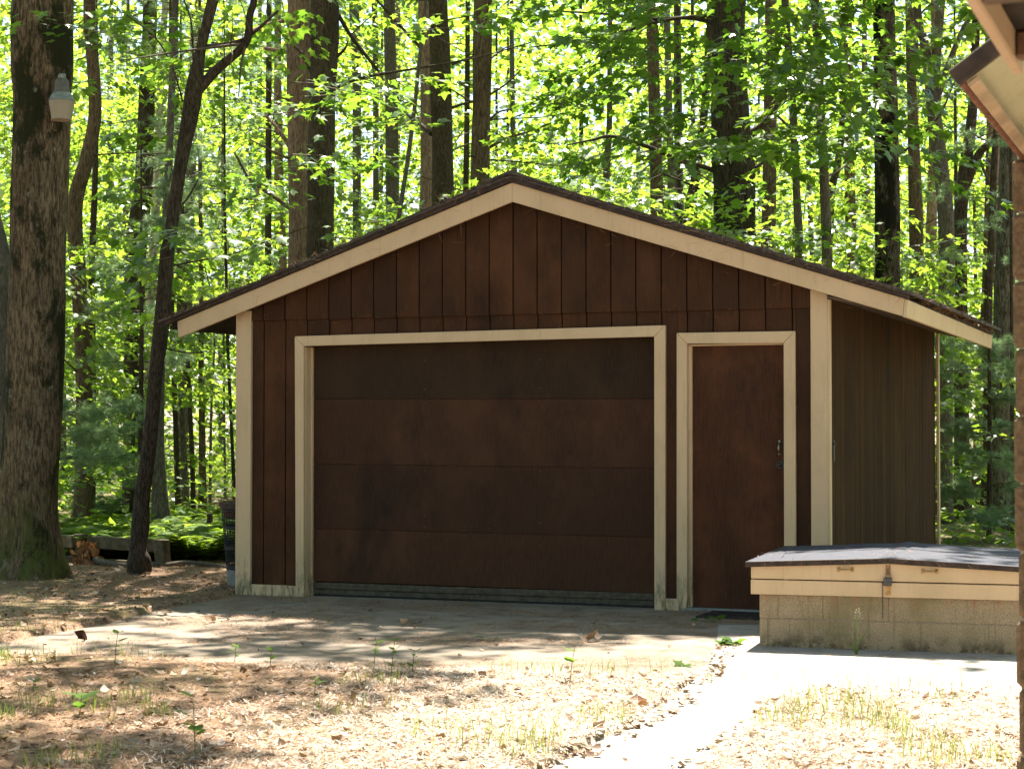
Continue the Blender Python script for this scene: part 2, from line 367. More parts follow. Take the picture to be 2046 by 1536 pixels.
# side walls (right one seen), back wall
def sidewall(name, u, sgn, mat):
    w_ = MB().box(min(u, u - sgn * .08), max(u, u - sgn * .08), .07, D - .05, 0, 2.36).build(name, BACKW, G)
    if sgn > 0:
        n = 26; s = (D - .06) / n
        for i in range(n):
            y0 = .045 + i * s; j = rng.uniform(0, .003)
            MB().box(u + .002, u + .020 + j, y0 + .003, y0 + s - .003, 0, 2.37, .003).build('siding_board', mat, w_)
    else:
        for i in range(13):
            y0 = .045 + i * .39
            MB().box(u - .018, u - .002, y0 + .003, y0 + .387, 0, 2.37).build('siding_board', mat, w_)
sidewall('side_wall', W - .02, 1, SIDE2); sidewall('side_wall', .02, -1, SIDE2)
MB().poly([(.02, D - .06, 0), (W - .02, D - .06, 0), (W - .02, D - .06, zc(W)), (2.5, D - .06, zc(2.5)), (.02, D - .06, zc(0))], (0, .06, 0)).build('back_wall', SIDE2, G)
# corner boards and base trim
MB().poly([(-.003, .008, 0), (.120, .008, 0), (.120, .008, zr(.06) - .12), (-.003, .008, zr(.06) - .12)], (0, -.033, 0), .002).build('corner_board', CREAM, G)
MB().box(-.022, -.003, -.025, .09, 0, 2.36, .002).build('corner_board', CREAM, G)
MB().poly([(4.842, .008, 0), (4.968, .008, 0), (4.968, .008, zr(4.9) - .12), (4.842, .008, zr(4.9) - .12)], (0, -.033, 0), .002).build('corner_board', CREAM, G)
MB().box(4.9685, 4.986, -.024, .04, 0, 2.34, .002).build('corner_board', CREAM, G)
MB().box(4.99, 5.012, D - .06, D + .01, 0, 2.34, .002).build('corner_board', CREAM, G)
MB().box(.1205, .548, -.022, .006, 0, .089, .002).build('base_trim', CREAM, G)
MB().box(3.7155, 3.8055, -.020, .006, 0, .089, .002).build('base_trim', CREAM, G)
# garage door surround
gs = MB().poly([(.549, .006, 0), (.622, .006, 0), (.616, .006, 2.063), (.533, .006, 2.145)], (0, -.036, 0), .002).build('door_trim', CREAM, G)
MB().poly([(3.630, .006, 0), (3.715, .006, 0), (3.719, .006, 2.173), (3.632, .006, 2.087)], (0, -.036, 0), .002).build('door_trim', CREAM, G)
MB().poly([(.535, .0055, 2.1462), (.6175, .0055, 2.0645), (3.631, .0055, 2.0885), (3.7175, .0055, 2.1735)], (0, -.035, 0), .002).build('door_trim', CREAM, G)
MB().box(.600, .622, .0065, .20, 0, 2.06, .002).build('door_jamb', CREAM, G)
MB().box(.6225, .640, .085, .17, 0, 2.058, .002).build('door_jamb', CREAM, G)
MB().box(3.632, 3.66, .0065, .20, 0, 2.075).build('door_jamb', CREAM, G)
MB().box(.61, 3.64, .0065, .20, 2.092, 2.115).build('door_jamb', CREAM, G)
gd = tag(empty('overhead_door', (0, 0, 0)), None); gd.parent = G
js = [.118, .552, 1.086, 1.624, 2.10]
for i in range(4):
    s = .010 if i else .008
    z0, z1 = js[i], js[i + 1]
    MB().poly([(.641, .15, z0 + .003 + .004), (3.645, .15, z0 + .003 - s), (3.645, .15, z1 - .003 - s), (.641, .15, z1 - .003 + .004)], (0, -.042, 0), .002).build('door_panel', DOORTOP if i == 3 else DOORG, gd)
MB().box(.641, 3.645, .125, .16, .118, 2.08).build('panel_backing', plain('joint lip', (.12, .05, .026), .8, .3, 20), gd)
MB().box(.641, 3.645, .100, .15, .060, .112, .004).build('bottom_rail', WEATH, gd)
MB().box(.641, 3.645, .108, .15, .014, .058, .004).build('bottom_rail', WEATH, gd)
MB().box(.641, 3.645, .115, .15, .0, .012).build('weather_seal', RUBBER, gd)
bolts = [(1.649, z) for z in (1.936, 1.701, 1.591, 1.165, 1.044, .679, .586, .50)] + [(2.646, z) for z in (1.93, 1.705, 1.606, 1.527, 1.17, 1.052, .637, .526, .459)] + [(2.063, .594), (2.214, .589)]
bm_ = MB().lathe([(.0095, 0), (.0095, -.002), (.005, -.0042)], 10, axis='Y').build('bolt', BOLT, gd, (bolts[0][0], .108, bolts[0][1]))
for u, z in bolts[1:]: obj('bolt', bm_.data, gd, (u, .108, z))
# man door
MB().poly([(3.806, .006, 0), (3.888, .006, 0), (3.890, .006, 2.029), (3.811, .006, 2.112)], (0, -.036, 0), .002).build('door_trim', CREAM, G)
MB().poly([(4.638, .006, 0), (4.726, .006, 0), (4.726, .006, 2.109), (4.640, .006, 2.021)], (0, -.036, 0), .002).build('door_trim', CREAM, G)
MB().poly([(3.8125, .0055, 2.1132), (3.8910, .0055, 2.0304), (4.639, .0055, 2.0224), (4.7252, .0055, 2.1102)], (0, -.035, 0), .002).build('door_trim', CREAM, G)
MB().box(3.872, 3.889, .0065, .12, .02, 2.03).build('door_jamb', CREAM, G)
MB().box(3.8895, 3.915, .020, .075, .026, 2.018, .002).build('door_stop', CREAM, G)
MB().box(3.8895, 4.66, .020, .075, 2.012, 2.026).build('door_stop', CREAM, G)
MB().box(4.642, 4.665, .0065, .12, .02, 2.03).build('door_jamb', CREAM, G)
MB().box(3.86, 4.70, -.045, .10, 0, .024, .004).build('threshold', plain('grey threshold', (.20, .19, .165), .7, .3, 20), G)
md = MB().box(3.9155, 4.645, .045, .085, .026, 2.012, .002).build('entry_door', DOORM, G)
md_h = MB().tube([(4.59, .043, 1.285), (4.59, .025, 1.272), (4.592, .003, 1.25), (4.592, -.002, 1.235), (4.59, .012, 1.212), (4.59, .040, 1.195)], [.005, .005, .0065, .007, .0055, .006], 8).lathe([(.012, .044), (.012, .036)], 10, (4.59, 0, 1.288), 'Y').lathe([(.012, .044), (.012, .036)], 10, (4.59, 0, 1.192), 'Y').build('pull_handle', plain('worn chrome', (.30, .27, .22), .3, .3, 30, .001, .5, .8), md, smooth=True)
MB().lathe([(.033, .044), (.033, .034), (.026, .030), (.024, .036), (.016, .036), (.015, .028), (.006, .026)], 24, (4.594, 0, 1.114), 'Y').build('lock_cylinder', DARKM, md, smooth=True)
MB().box(4.987, 4.999, .05, .075, 1.14, 1.30, .003).lathe([(.012, 0), (.012, .02)], 8, (5.0, .062, 1.26)).build('side_latch', DARKM, G)
# roof
ov_l, ov_r = -.63, 5.555
V0, V1 = -.125, 5.30
def zt(u): return zr(u) + .004
for s, (ua, ub) in (('l', (-.60, 2.5)), ('r', (2.5, 5.53))):
    MB().poly([(ua, V0 + .03, zt(ua) - .02), (ub, V0 + .03, zt(ub) - .02), (ub, V0 + .03, zt(ub) + .012), (ua, V0 + .03, zt(ua) + .012)], (0, V1 - V0 - .03, 0)).build('roof_deck', DARKB, G)
# rake boards
MB().poly([(-.530, V0, zr(-.53)), (2.499, V0, zr(2.499)), (2.499, V0, zr(2.499) - .152), (-.52, V0, zr(-.52) - .143)], (0, .026, 0), .003).build('rake_board', CREAM2, G)
MB().poly([(2.501, V0, zr(2.501)), (5.552, V0, zr(5.552)), (5.540, V0, zr(5.54) - .133), (2.501, V0, zr(2.501) - .152)], (0, .026, 0), .003).build('rake_board', CREAM2, G)
MB().poly([(-.60, V0 + .03, zr(-.6) - .02), (-.53, V0 + .03, zr(-.53) - .0), (-.53, V0 + .03, zr(-.53) - .03), (-.60, V0 + .03, zr(-.6) - .04)], (0, V1 - V0 - .03, 0)).build('eave_strip', DARKB, G)
# eave fascia right (and left), drip edges
MB().poly([(5.5535, V0 + .002, zr(5.552) - .002), (5.578, V0 + .002, zr(5.578) - .002), (5.566, V0 + .002, zr(5.552) - .136), (5.541, V0 + .002, zr(5.552) - .136)], (-.05, 5.36, -.012), .003).build('fascia_board', CREAM, G)
def edge_strip(pts, t=.075):
    P = [(u, V0 - .022, zr(u) + o) for u, o in pts]
    top = [(u, V0 - .022, zr(u) + o + h) for u, o, h in [(a, b, t) for a, b in pts]][::-1]
    return P + top
mb = MB().poly([(-.66, V0 - .022, zr(-.66) + .004), (2.47, V0 - .022, zr(2.47) + .004), (2.47, V0 - .022, zr(2.47) + .066), (2.30, V0 - .022, zr(2.30) + .080), (-.66, V0 - .022, zr(-.66) + .040)], (0, .046, 0), .003); mb.build('roof_edge', ROOFB, G)
MB().poly([(2.4705, V0 - .022, zr(2.47) + .004), (2.5, V0 - .022, zr(2.5) + .004), (5.585, V0 - .022, zr(5.585) + .004), (5.585, V0 - .022, zr(5.585) + .046), (2.72, V0 - .022, zr(2.72) + .070), (2.52, V0 - .022, zr(2.52) + .068), (2.4705, V0 - .022, zr(2.47) + .066)], (0, .046, 0), .003).build('roof_edge', ROOFB, G)
# shingles: overlapping tabs, ragged at edges
def shingles(ua, ub, sg):
    m = MB(); L = abs(ub - ua); n = 23; st = L / n
    for i in range(n):
        u0 = ua + sg * i * st; v = V0 - .03 - rng.uniform(0, .02)
        while v < V1:
            wv = rng.uniform(.26, .33); v2 = min(v + wv, V1 + .02)
            t = rng.uniform(.010, .016); e = rng.uniform(-.012, .008)
            uA = u0 - sg * .006 + sg * e; uB = u0 + sg * st * 1.25
            if sg > 0: uB = min(uB, 2.5)
            else: uB = max(uB, 2.5)
            a0 = .030 + t; a1 = .030
            m.poly([(uA, v + .003, zr(uA) + a0 - t + .012), (uB, v + .003, zr(uB) + a1 - .012 + .018), (uB, v + .003, zr(uB) + a1 + .018), (uA, v + .003, zr(uA) + a0 + .026)], (0, v2 - v - .006, 0))
            v = v2
    return m
tag(shingles(-.67, 2.5, 1).build('shingles', SHING, G), kind='stuff'); tag(shingles(5.60, 2.5, -1).build('shingles', SHING, G), kind='stuff')
MB().poly([(2.30, V0 - .03, zr(2.3) + .078), (2.47, V0 - .03, zr(2.47) + .070), (2.53, V0 - .03, zr(2.53) + .066), (2.72, V0 - .03, zr(2.72) + .066), (2.72, V0 - .03, zr(2.72) + .084), (2.5, V0 - .03, zr(2.5) + .094), (2.30, V0 - .03, zr(2.3) + .094)], (0, V1 - V0 + .05, 0)).build('ridge_cap', SHING, G)
# soffits
MB().poly([(-.52, V0 + .03, zr(-.52) - .045), (.0, V0 + .03, zr(0) - .045), (.0, V0 + .03, zr(0) - .03), (-.52, V0 + .03, zr(-.52) - .03)], (0, V1 - V0 - .05, 0)).build('soffit', DARKB, G)
MB().poly([(4.99, V0 + .03, 2.345), (5.52, V0 + .03, 2.215), (5.52, V0 + .03, 2.23), (4.99, V0 + .03, 2.36)], (-.02, V1 - V0 - .06, 0)).build('soffit', SOFFIT, G)
# thin pine straw caught along the roof edges
def strands(pts, n, spread, L, rr, r=.0016, dirs=None):
    V, F = [], []
    for _ in range(n):
        k_ = rr.random(); i = rr.randrange(len(pts) - 1); p = Vector(pts[i]).lerp(Vector(pts[i + 1]), k_) + Vector([rr.gauss(0, s) for s in spread])
        d = Vector((rr.gauss(0, 1), rr.gauss(0, .5), rr.gauss(-.15, .45))).normalized() * L * rr.uniform(.5, 1.3)
        s = d.cross(Vector((rr.gauss(0, 1), rr.gauss(0, 1), rr.gauss(0, 1)))).normalized() * r
        m_ = p + d * .5 + Vector((0, 0, rr.uniform(-.01, .02)))
        b = len(V); V += [p - s, p + s, m_ - s, m_ + s, p + d]
        F += [(b, b + 1, b + 3), (b, b + 3, b + 2), (b + 2, b + 3, b + 4)]
    return V, F
rr = random.Random(8)
V, F = strands([(-.6, V0 - .02, zr(-.6) + .05), (2.45, V0 - .02, zr(2.45) + .075)], 260, (.02, .01, .02), .09, rr)
a, b = strands([(2.5, V0 - .02, zr(2.5) + .075), (5.58, V0 - .02, zr(5.58) + .045)], 260, (.02, .01, .02), .09, rr); F += [tuple(i + len(V) for i in f) for f in b]; V += a
a, b = strands([(5.58, V0, zr(5.58) + .04), (5.54, 5.2, zr(5.56) + .03)], 300, (.015, .1, .015), .09, rr); F += [tuple(i + len(V) for i in f) for f in b]; V += a
tag(obj('pine_straw', np_mesh('pine_straw', V, F, STRAW), G), kind='stuff')
V, F = strands([(.15, -.02, HJ), (4.8, -.02, HJ)], 90, (.3, .004, .03), .05, rr, .0006)
a, b = strands([(-.5, V0 - .012, zr(-.5) - .1), (2.4, V0 - .012, zr(2.4) - .1)], 40, (.2, .003, .05), .12, rr, .0008); F += [tuple(i + len(V) for i in f) for f in b]; V += a
a, b = strands([(2.6, V0 - .012, zr(2.6) - .13), (5.4, V0 - .012, zr(5.4) - .12)], 40, (.2, .003, .03), .10, rr, .0008); F += [tuple(i + len(V) for i in f) for f in b]; V += a
tag(obj('cobweb_straw', np_mesh('cobweb_straw', V, F, STRAW), G), kind='stuff')
mt = tag(MB().box(-.42, .42, -.26, .26, 0, .014, .004).build('door_mat', RUBBER, None, (1.83, 13.82, .0), (0, 0, YAW)), 'flat black rubber mat on the slab before the entry door', 'door mat')
# ---------------------------------------------------------------- well box
BX = tag(empty('well_box', (1.57, 11.9, 0), -.29), 'low concrete block box with cream hinged lid, locked, in front of the entry door', 'well box')
BW, BD = 1.64, 1.5
rb = random.Random(11)
MB().box(.004, BW - .004, .004, BD - .004, 0, .325).build('mortar_core', MORTAR, BX)
for c in range(2):
    z0, z1 = c * .186 - (.02 if c == 0 else 0), c * .186 + (.180 if c == 0 else .150)
    us = [0, .40, .806, 1.212, BW] if c else [0, .052, .19, .597, 1.003, 1.41, BW]
    for a, b in zip(us, us[1:]):
        e = rb.uniform(-.003, .003)
        MB().box(a + .001, b - .001, e, .19, z0 + .001, z1 - .001, .0025).build('concrete_block', BLOCK, BX)
        MB().box(a + .004, b - .004, BD - .19, BD + e, z0 + .003, z1 - .003, .006).build('concrete_block', BLOCK, BX)
    for a, b in zip([.1905, .55, .92, BD - .1905], [.55, .92, BD - .1905]):
        MB().box(e, .19, a + .003, b - .003, z0 + .003, z1 - .003, .006).build('concrete_block', BLOCK, BX)
        MB().box(BW - .19, BW + e, a + .003, b - .003, z0 + .003, z1 - .003, .006).build('concrete_block', BLOCK, BX)
for nm, x0, x1, y0, y1 in (('f', -.048, BW + .048, -.045, -.020), ('b', -.048, BW + .048, BD + .020, BD + .045), ('l', -.048, -.024, -.0195, BD + .0195), ('r', BW + .024, BW + .048, -.0195, BD + .0195)):
    MB().box(x0, x1, y0, y1, .338, .430, .003).build('curb_board', CREAM2, BX)
LID = empty('hinged_lid'); LID.parent = BX
hu = .808; ridge = .578
def lz(u): return .540 + (ridge - .540) * (1 - abs(u - hu) / .87)
for side in (0, 1):
    y0, y1 = (-.046, -.021) if side == 0 else (BD + .021, BD + .046)
    MB().poly([(-.046, y0, .437), (BW + .046, y0, .437), (BW + .046, y0, lz(BW + .046) - .012), (hu, y0, ridge - .030), (-.046, y0, lz(-.046) - .012)], (0, y1 - y0, 0), .003).build('lid_board', CREAM2, LID)
for u in (-.046, BW + .022):
    MB().box(u, u + .024, -.0205, BD + .0205, .437, lz(u + .012) - .012, .003).build('lid_board', CREAM2, LID)
# roll roofing top with a slight sag and the felt's ridge hump
n = 60; m = 26; V = []
for j in range(m + 1):
    for i in range(n + 1):
        u = -.075 + (BW + .15) * i / n; v = -.072 + (BD + .145) * j / m
        z = lz(u) + .004 + .010 * math.exp(-((u - hu) / .05) ** 2) * (1 if j > 2 else .2) + .006 * mnoise.noise(Vector((u * 3, v * 3, 1))) * min(1, j / 3)
        if abs(u - hu) > .05: z += .012 * math.sin(min(1, v / BD) * math.pi) * (1 - abs(u - hu) / .9)
        V.append((u, v, z))
F = [(j * (n + 1) + i, j * (n + 1) + i + 1, (j + 1) * (n + 1) + i + 1, (j + 1) * (n + 1) + i) for j in range(m) for i in range(n)]
o = obj('roll_roofing', np_mesh('roll_roofing', V, F, ROLLED, smooth=True), LID)
sm = o.modifiers.new('thick', 'SOLIDIFY'); sm.thickness = .007; sm.offset = -1
for (ua, ub) in ((-.078, hu - .0005), (hu + .0005, BW + .078)):
    MB().poly([(ua, -.078, lz(ua) - .030), (ub, -.078, lz(ub) - .030), (ub, -.078, lz(ub) + .004), (ua, -.078, lz(ua) + .004)], (0, .030, 0), .002).build('drip_edge', ROOFB, LID)
for u in (-.078, BW + .076): MB().box(u, u + .003, -.047, BD + .07, lz(u) - .020, lz(u) + .002).build('drip_edge', ROOFB, LID)
MB().poly([(-.07, BD + .046, lz(-.07) - .02), (hu, BD + .046, ridge - .02), (BW + .07, BD + .046, lz(BW + .07) - .02), (BW + .07, BD + .046, lz(BW) - .004), (hu, BD + .046, ridge - .004), (-.07, BD + .046, lz(-.07) - .004)], (0, .024, 0)).build('drip_edge', ROOFB, LID)
for u in (.548, 1.062):
    h = MB()
    for s in (-1, 1):
        h.box(u + s * .043 - .010, u + s * .043 + .010, -.0495, -.0462, .491, .521, .001)
        h.lathe([(.0035, -.0495), (.0035, -.0515)], 8, (u + s * .044, 0, .514), 'Y').lathe([(.0035, -.0495), (.0035, -.0515)], 8, (u + s * .044, 0, .498), 'Y')
    h.tube([(u - .042, -.047, .506), (u - .036, -.068, .506), (u, -.072, .5055), (u + .036, -.068, .506), (u + .042, -.047, .506)], .0055, 8)
    h.build('lid_handle', BRASS, LID)
hs = MB().box(.794, .824, -.0495, -.0462, .478, .540, .001).build('hasp', RUST, LID)
MB().box(.792, .826, -.049, -.0452, .352, .420, .001).build('hasp_strap', plain('brass hasp strap', (.44, .24, .08), .5, .35, 40, .001, .5, .3), BX)
PL = tag(empty('padlock', (0, 0, 0)), 'rusty padlock hanging from the hasp at the middle of the well box lid', 'padlock')
PL.location = BX.matrix_basis @ Vector((.806, -.066, .446)) if False else Matrix.Translation((1.57, 11.9, 0)) @ Matrix.Rotation(-.29, 4, 'Z') @ Vector((.808, -.066, .446)); PL.rotation_euler = (0, .06, -.29)
MB().box(-.025, .025, -.015, .015, -.034, .016, .005).build('lock_body', PADL, PL)
MB().tube([(-.012, 0, .012), (-.012, 0, .045), (-.007, 0, .058), (0, 0, .062), (.007, 0, .058), (.012, 0, .045), (.012, 0, .012)], .0042, 8).build('shackle', plain('rusty shackle', (.22, .11, .06), .6, .4, 50), PL, smooth=True)
mb = MB()
for i in range(20):
    z = .43 - i * .0115; a = (i % 2) * 1.2
    ring = [( .792 - .016 + .0035 * math.cos(t) * math.cos(a), -.060 + .0035 * math.cos(t) * math.sin(a), z + .0075 * math.sin(t)) for t in np.linspace(0, 2 * math.pi, 9)]
    mb.tube(ring, .0013, 4)
tag(mb.build('lock_chain', DARKM, None, (1.57, 11.9, 0), (0, 0, -.29)), 'thin dark chain hanging from the padlock over the block face', 'chain')
V, F = strands([(.0, 0, lz(0) + .012), (BW, BD, lz(BW) + .012)], 1, (.1, .1, .001), .05, rr)
V, F = [], []
for _ in range(420):
    u = rr.uniform(-.05, BW + .04); v = abs(rr.gauss(0, .5)) - .05 if rr.random() < .6 else rr.uniform(0, BD)
    if rr.random() < .35: u = rr.gauss(hu, .12)
    if v > BD: continue
    p = Vector((u, v, lz(u) + .020)); a = rr.uniform(0, 6.28); d = Vector((math.cos(a), math.sin(a), rr.uniform(-.05, .15))) * rr.uniform(.02, .08); s = Vector((-d.y, d.x, 0)).normalized() * .0013
    b = len(V); V += [p - s, p + s, p + d]; F.append((b, b + 1, b + 2))
for _ in range(50):
    u = rr.uniform(0, BW); p = Vector((u, -.08, lz(u) + rr.uniform(-.02, .01))); d = Vector((rr.gauss(0, .03), -.004, rr.gauss(-.01, .03))); s = Vector((0.001, 0, .001))
    b = len(V); V += [p - s, p + s, p + d]; F.append((b, b + 1, b + 2))
tag(obj('pine_straw', np_mesh('lid_straw', V, F, STRAW), BX), kind='stuff')
tag(MB().tube([(0, 0, 0), (.03, .01, .03), (-.03, -.01, .075)], [.002, .0018, .001], 5).build('dead_twig', TWIG, None, (1.745, 12.12, .552)), 'thin bent twig sticking up on the left end of the well box lid', 'twig')

# ---------------------------------------------------------------- near house corner (right edge)
HN = tag(empty('house_corner', (0, 0, 0)), 'corner of a tan block house with cream and brown eaves overhead at the right edge', 'house')
dv = Vector((math.sin(.3718), math.cos(.3718), 0)); du = Vector((math.cos(.3718), -math.sin(.3718), 0)); UP = Vector((0, 0, 1))
E0 = Vector((1.0735, 4.40, 2.199))           # near tip of the eave
P0 = Vector((1.508, 5.61, 0))               # wall corner on the ground
hr = random.Random(3)
def obox(o, a, b, c, name, mat, parent=HN, bev=.004):
    """box from corner o along vectors a,b,c"""
    m = MB(); m.poly([o, o + a, o + a + b, o + b], c, bev); return m.build(name, mat, parent)
wallm = obox(P0 + du * .012 + dv * .012, du * 2.2, dv * 3.0, UP * 2.20, 'block_wall', MORTAR, bev=0)
for c in range(11):
    off = .2 if c % 2 else 0
    z = c * .203
    h = .196 if c < 10 else .160
    for i in range(6):
        a = max(0, i * .406 - off); b = min(2.2, (i + 1) * .406 - off)
        if b - a < .05: continue
        j = hr.uniform(-.006, .004)
        obox(P0 + du * (a + .003 + (hr.uniform(-.008, .004) if a == 0 else 0)) + dv * j + UP * (z + .003), du * (b - a - .006), dv * .09, UP * h, 'block', BLOCK2, wallm, .012)
    for i in range(7):
        a = max(.092, i * .406 - (.2 - off)); b = min(3.0, (i + 1) * .406 - (.2 - off))
        if b - a < .05: continue
        obox(P0 + dv * (a + .003) + du * hr.uniform(-.006, .004) + UP * (z + .003), dv * (b - a - .006), du * .09, UP * h, 'block', BLOCK2, wallm, .012)
sl_ = Vector((du.x, du.y, .72)).normalized()  # roof slope direction, rising to the right
nrm = sl_.cross(dv).normalized(); nrm = nrm if nrm.z > 0 else -nrm
obox(E0, dv * 4.2, sl_ * 3.0, nrm * .012, 'soffit_panel', mat_paint('stained soffit cream', (.44, .38, .24), (.16, .10, .05), low=False), bev=0)
obox(E0 + sl_ * .17 - nrm * .002, dv * 4.2, sl_ * .003, nrm * .0015, 'panel_seam', DARKB, bev=0)
obox(E0 - dv * .030 - sl_ * .018 + nrm * .001, dv * .028, sl_ * 3.0, nrm * .042, 'rake_edge', ROOFB, bev=.003)
obox(E0 - sl_ * .0175, dv * 4.2, sl_ * .016, nrm * .03, 'eave_drip', plain('reddish eave strip', (.20, .085, .05), .8, .3, 20), bev=.002)
obox(E0 - sl_ * .0015 - nrm * .018, dv * 4.2, sl_ * .03, nrm * .016, 'eave_trim', plain('peach eave trim', (.40, .27, .17), .6, .2), bev=.002)
obox(E0 - sl_ * .014 + nrm * .034, dv * 4.2, sl_ * 3.0, nrm * .010, 'roof_slab', SHING, bev=0)
LKO = E0 + dv * .62 + sl_ * .33 - UP * .002
obox(E0 + dv * .80 + sl_ * .14 - UP * .15, du * 1.5, dv * .04, UP * .12, 'lookout_beam', CREAM2)
# nearer porch eave: cream fascia with a dark soffit inside it
B0 = Vector((.966, 3.60, 2.066))
obox(B0, dv * -2.6, du * .022, UP * .085, 'porch_fascia', mat_paint('peach fascia', (.42, .28, .175), (.2, .12, .07), low=False))
obox(B0 + du * .024 - dv * .04 + UP * .055, dv * -2.5, du * 1.4, UP * .02, 'porch_soffit', DARKB, bev=0)
for i in range(3):
    obox(B0 + du * .024 - dv * (.10 + i * .5) + UP * .004, dv * -.05, du * 1.4, UP * .048, 'porch_rafter', plain('brown rafter', (.13, .07, .04), .9, .3, 20) if i == 0 else SOFFIT)
obox(B0 - du * .02 - dv * -.02 + UP * .09, dv * -2.62, du * 1.6, UP * .03, 'porch_roof', SHING, bev=0)

# ---------------------------------------------------------------- basket bin by the garage corner
bl = Matrix.Translation((-2.2833, 15.6791, 0)) @ Matrix.Rotation(YAW, 4, 'Z') @ Vector((-.215, .45, 0))
BN = tag(empty('trash_basket', bl, .4), 'tall black openwork plastic basket with grey foot behind the left garage corner', 'trash basket')
def br(z): return .128 + (.192 - .128) * z / .74
tag(MB().lathe([(.122, .0), (br(.03), .01), (br(.17), .17), (br(.17) - .008, .17), (br(.03) - .008, .02)], 28, cap=False).build('solid_foot', BINGREY, BN, smooth=False))
for z0, z1 in ((.171, .215), (.345, .375), (.52, .55), (.672, .70)):
    MB().lathe([(br(z0), z0), (br(z1), z1), (br(z1) - .006, z1), (br(z0) - .006, z0), (br(z0), z0)], 28, cap=False).build('band', PLASTIC, BN)
lat = MB()
for i in range(30):
    a = 2 * math.pi * i / 30
    if True:
        lat.tube([(math.cos(a) * (br(z) - .003), math.sin(a) * (br(z) - .003), z) for z in (.20, .69)], .0032, 4)
for z in np.arange(.225, .68, .023):
    lat.tube([(math.cos(a) * (br(z) - .003), math.sin(a) * (br(z) - .003), z) for a in np.linspace(0, 2 * math.pi, 29)], .0022 + .001 * rng.random(), 4)
tag(lat.build('lattice', PLASTIC, BN), kind='stuff')
MB().lathe([(br(.70) + .004, .69), (br(.74) + .012, .70), (br(.74) + .016, .745), (br(.74) - .004, .752), (br(.74) - .012, .70)], 28, cap=False).build('rim', DARKM, BN)
MB().lathe([(.001, .735), (.12, .73), (.176, .70), (.17, .62), (.001, .60)], 18).build('leaf_fill', plain('brown leaf fill', (.12, .06, .03), .95, .5, 30, .02), BN)
V, F = strands([(math.cos(a) * .195, math.sin(a) * .195, .75) for a in np.linspace(0, 6.28, 12)], 260, (.03, .03, .012), .10, rr, .002)
tag(obj('pine_straw', np_mesh('bin_straw', V, F, STRAW), BN), kind='stuff')

# ---------------------------------------------------------------- plank fence, snag, fallen branch, dead oak leaves
FN = tag(empty('plank_fence', (-4.34, 18.87, 0)), 'low mossy plank fence of short posts among ferns behind the crooked maple', 'fence')
fd = Vector((.95, -.54, 0)).normalized(); fn = Vector((.54, .95, 0)).normalized()
def fp(u, v, z): return Vector(fd * u + fn * v + UP * z)
def fbox(u0, u1, v0, v1, z0, z1, name, mat, dz=0, lean=0):
    MB().poly([fp(u0, v0, z0), fp(u1, v0, z0 + dz), fp(u1, v1, z0 + dz), fp(u0, v1, z0)], fp(lean, 0, z1 - z0), .006).build(name, mat, FN)
fbox(-.01, .10, -.05, .05, -.1, .325, 'post', PLANKM, 0, -.05)
fbox(1.02, 1.15, -.05, .05, -.1, .30, 'post', PLANKM, 0, -.045)
fbox(-1.25, -1.13, -.05, .05, -.1, .33, 'post', PLANKM)
fbox(-1.2, -.045, -.09, -.052, .185, .315, 'rail', PLANK)
fbox(.09, 1.02, -.015, .022, .185, .310, 'rail', PLANKM, -.012)
fbox(.06, 1.03, .03, .065, .0, .082, 'rail', PLANKM, -.01)
fbox(-1.2, -.02, -.09, -.052, .02, .11, 'rail', PLANKM)
SN = empty('tree_snag', (-3.52, 21.7, 0)); tag(SN, 'short cut-off snag standing among the ferns left of the garage', 'snag')
V, F = tube_np(catmull([(0, 0, -.1, .055), (0, 0, .15, .045), (.02, 0, .33, .036), (.02, 0, .40, .034)], 5), 12); obj('trunk', np_mesh('trunk', V, F, BARK['brown'], smooth=True), SN)
MB().lathe([(.036, .396), (.034, .408), (.001, .41)], 12, (.02, 0, 0)).build('cut_top', PLANK, SN)
V, F = tube_np(catmull([(-4.6, 19.3, .11, .03), (-4.25, 18.8, .10, .032), (-3.98, 18.35, .07, .034), (-3.66, 18.2, .045, .03), (-3.40, 18.25, .05, .030), (-3.2, 18.35, .07, .026), (-2.95, 18.25, .06, .024), (-2.55, 17.9, .03, .014)], 8), 8)
V2, F2 = tube_np(catmull([(-3.98, 18.35, .07, .018), (-3.8, 18.25, .03, .014), (-3.62, 18.1, .015, .006)], 5), 6)
tag(obj('fallen_branch', np_mesh('fallen_branch', np.vstack([V, V2]), np.vstack([F, F2 + len(V)]), BARK['grey'], smooth=True)), 'long dead branch lying on the ground between fence and garage corner', 'branch')
V, F = tube_np(catmull([(-4.3, 18.5, .02, .012), (-3.6, 18.0, .02, .014), (-3.2, 18.05, .025, .012), (-2.8, 17.8, .02, .006)], 6), 6)
tag(obj('fallen_stick', np_mesh('fallen_stick', V, F, TWIG, smooth=True)), 'thin dark stick on the leaf litter beside the long fallen branch', 'stick')
V, F = tube_np(catmull([(-2.80, 16.9, .02, .004), (-2.86, 17.0, .09, .004), (-3.0, 16.8, .02, .003), (-3.25, 16.4, .012, .002)], 6), 5)
tag(obj('pale_twig', np_mesh('pale_twig', V, F, PLANK, smooth=True)), 'pale curved twig on the lit leaf litter left of the basket', 'twig')

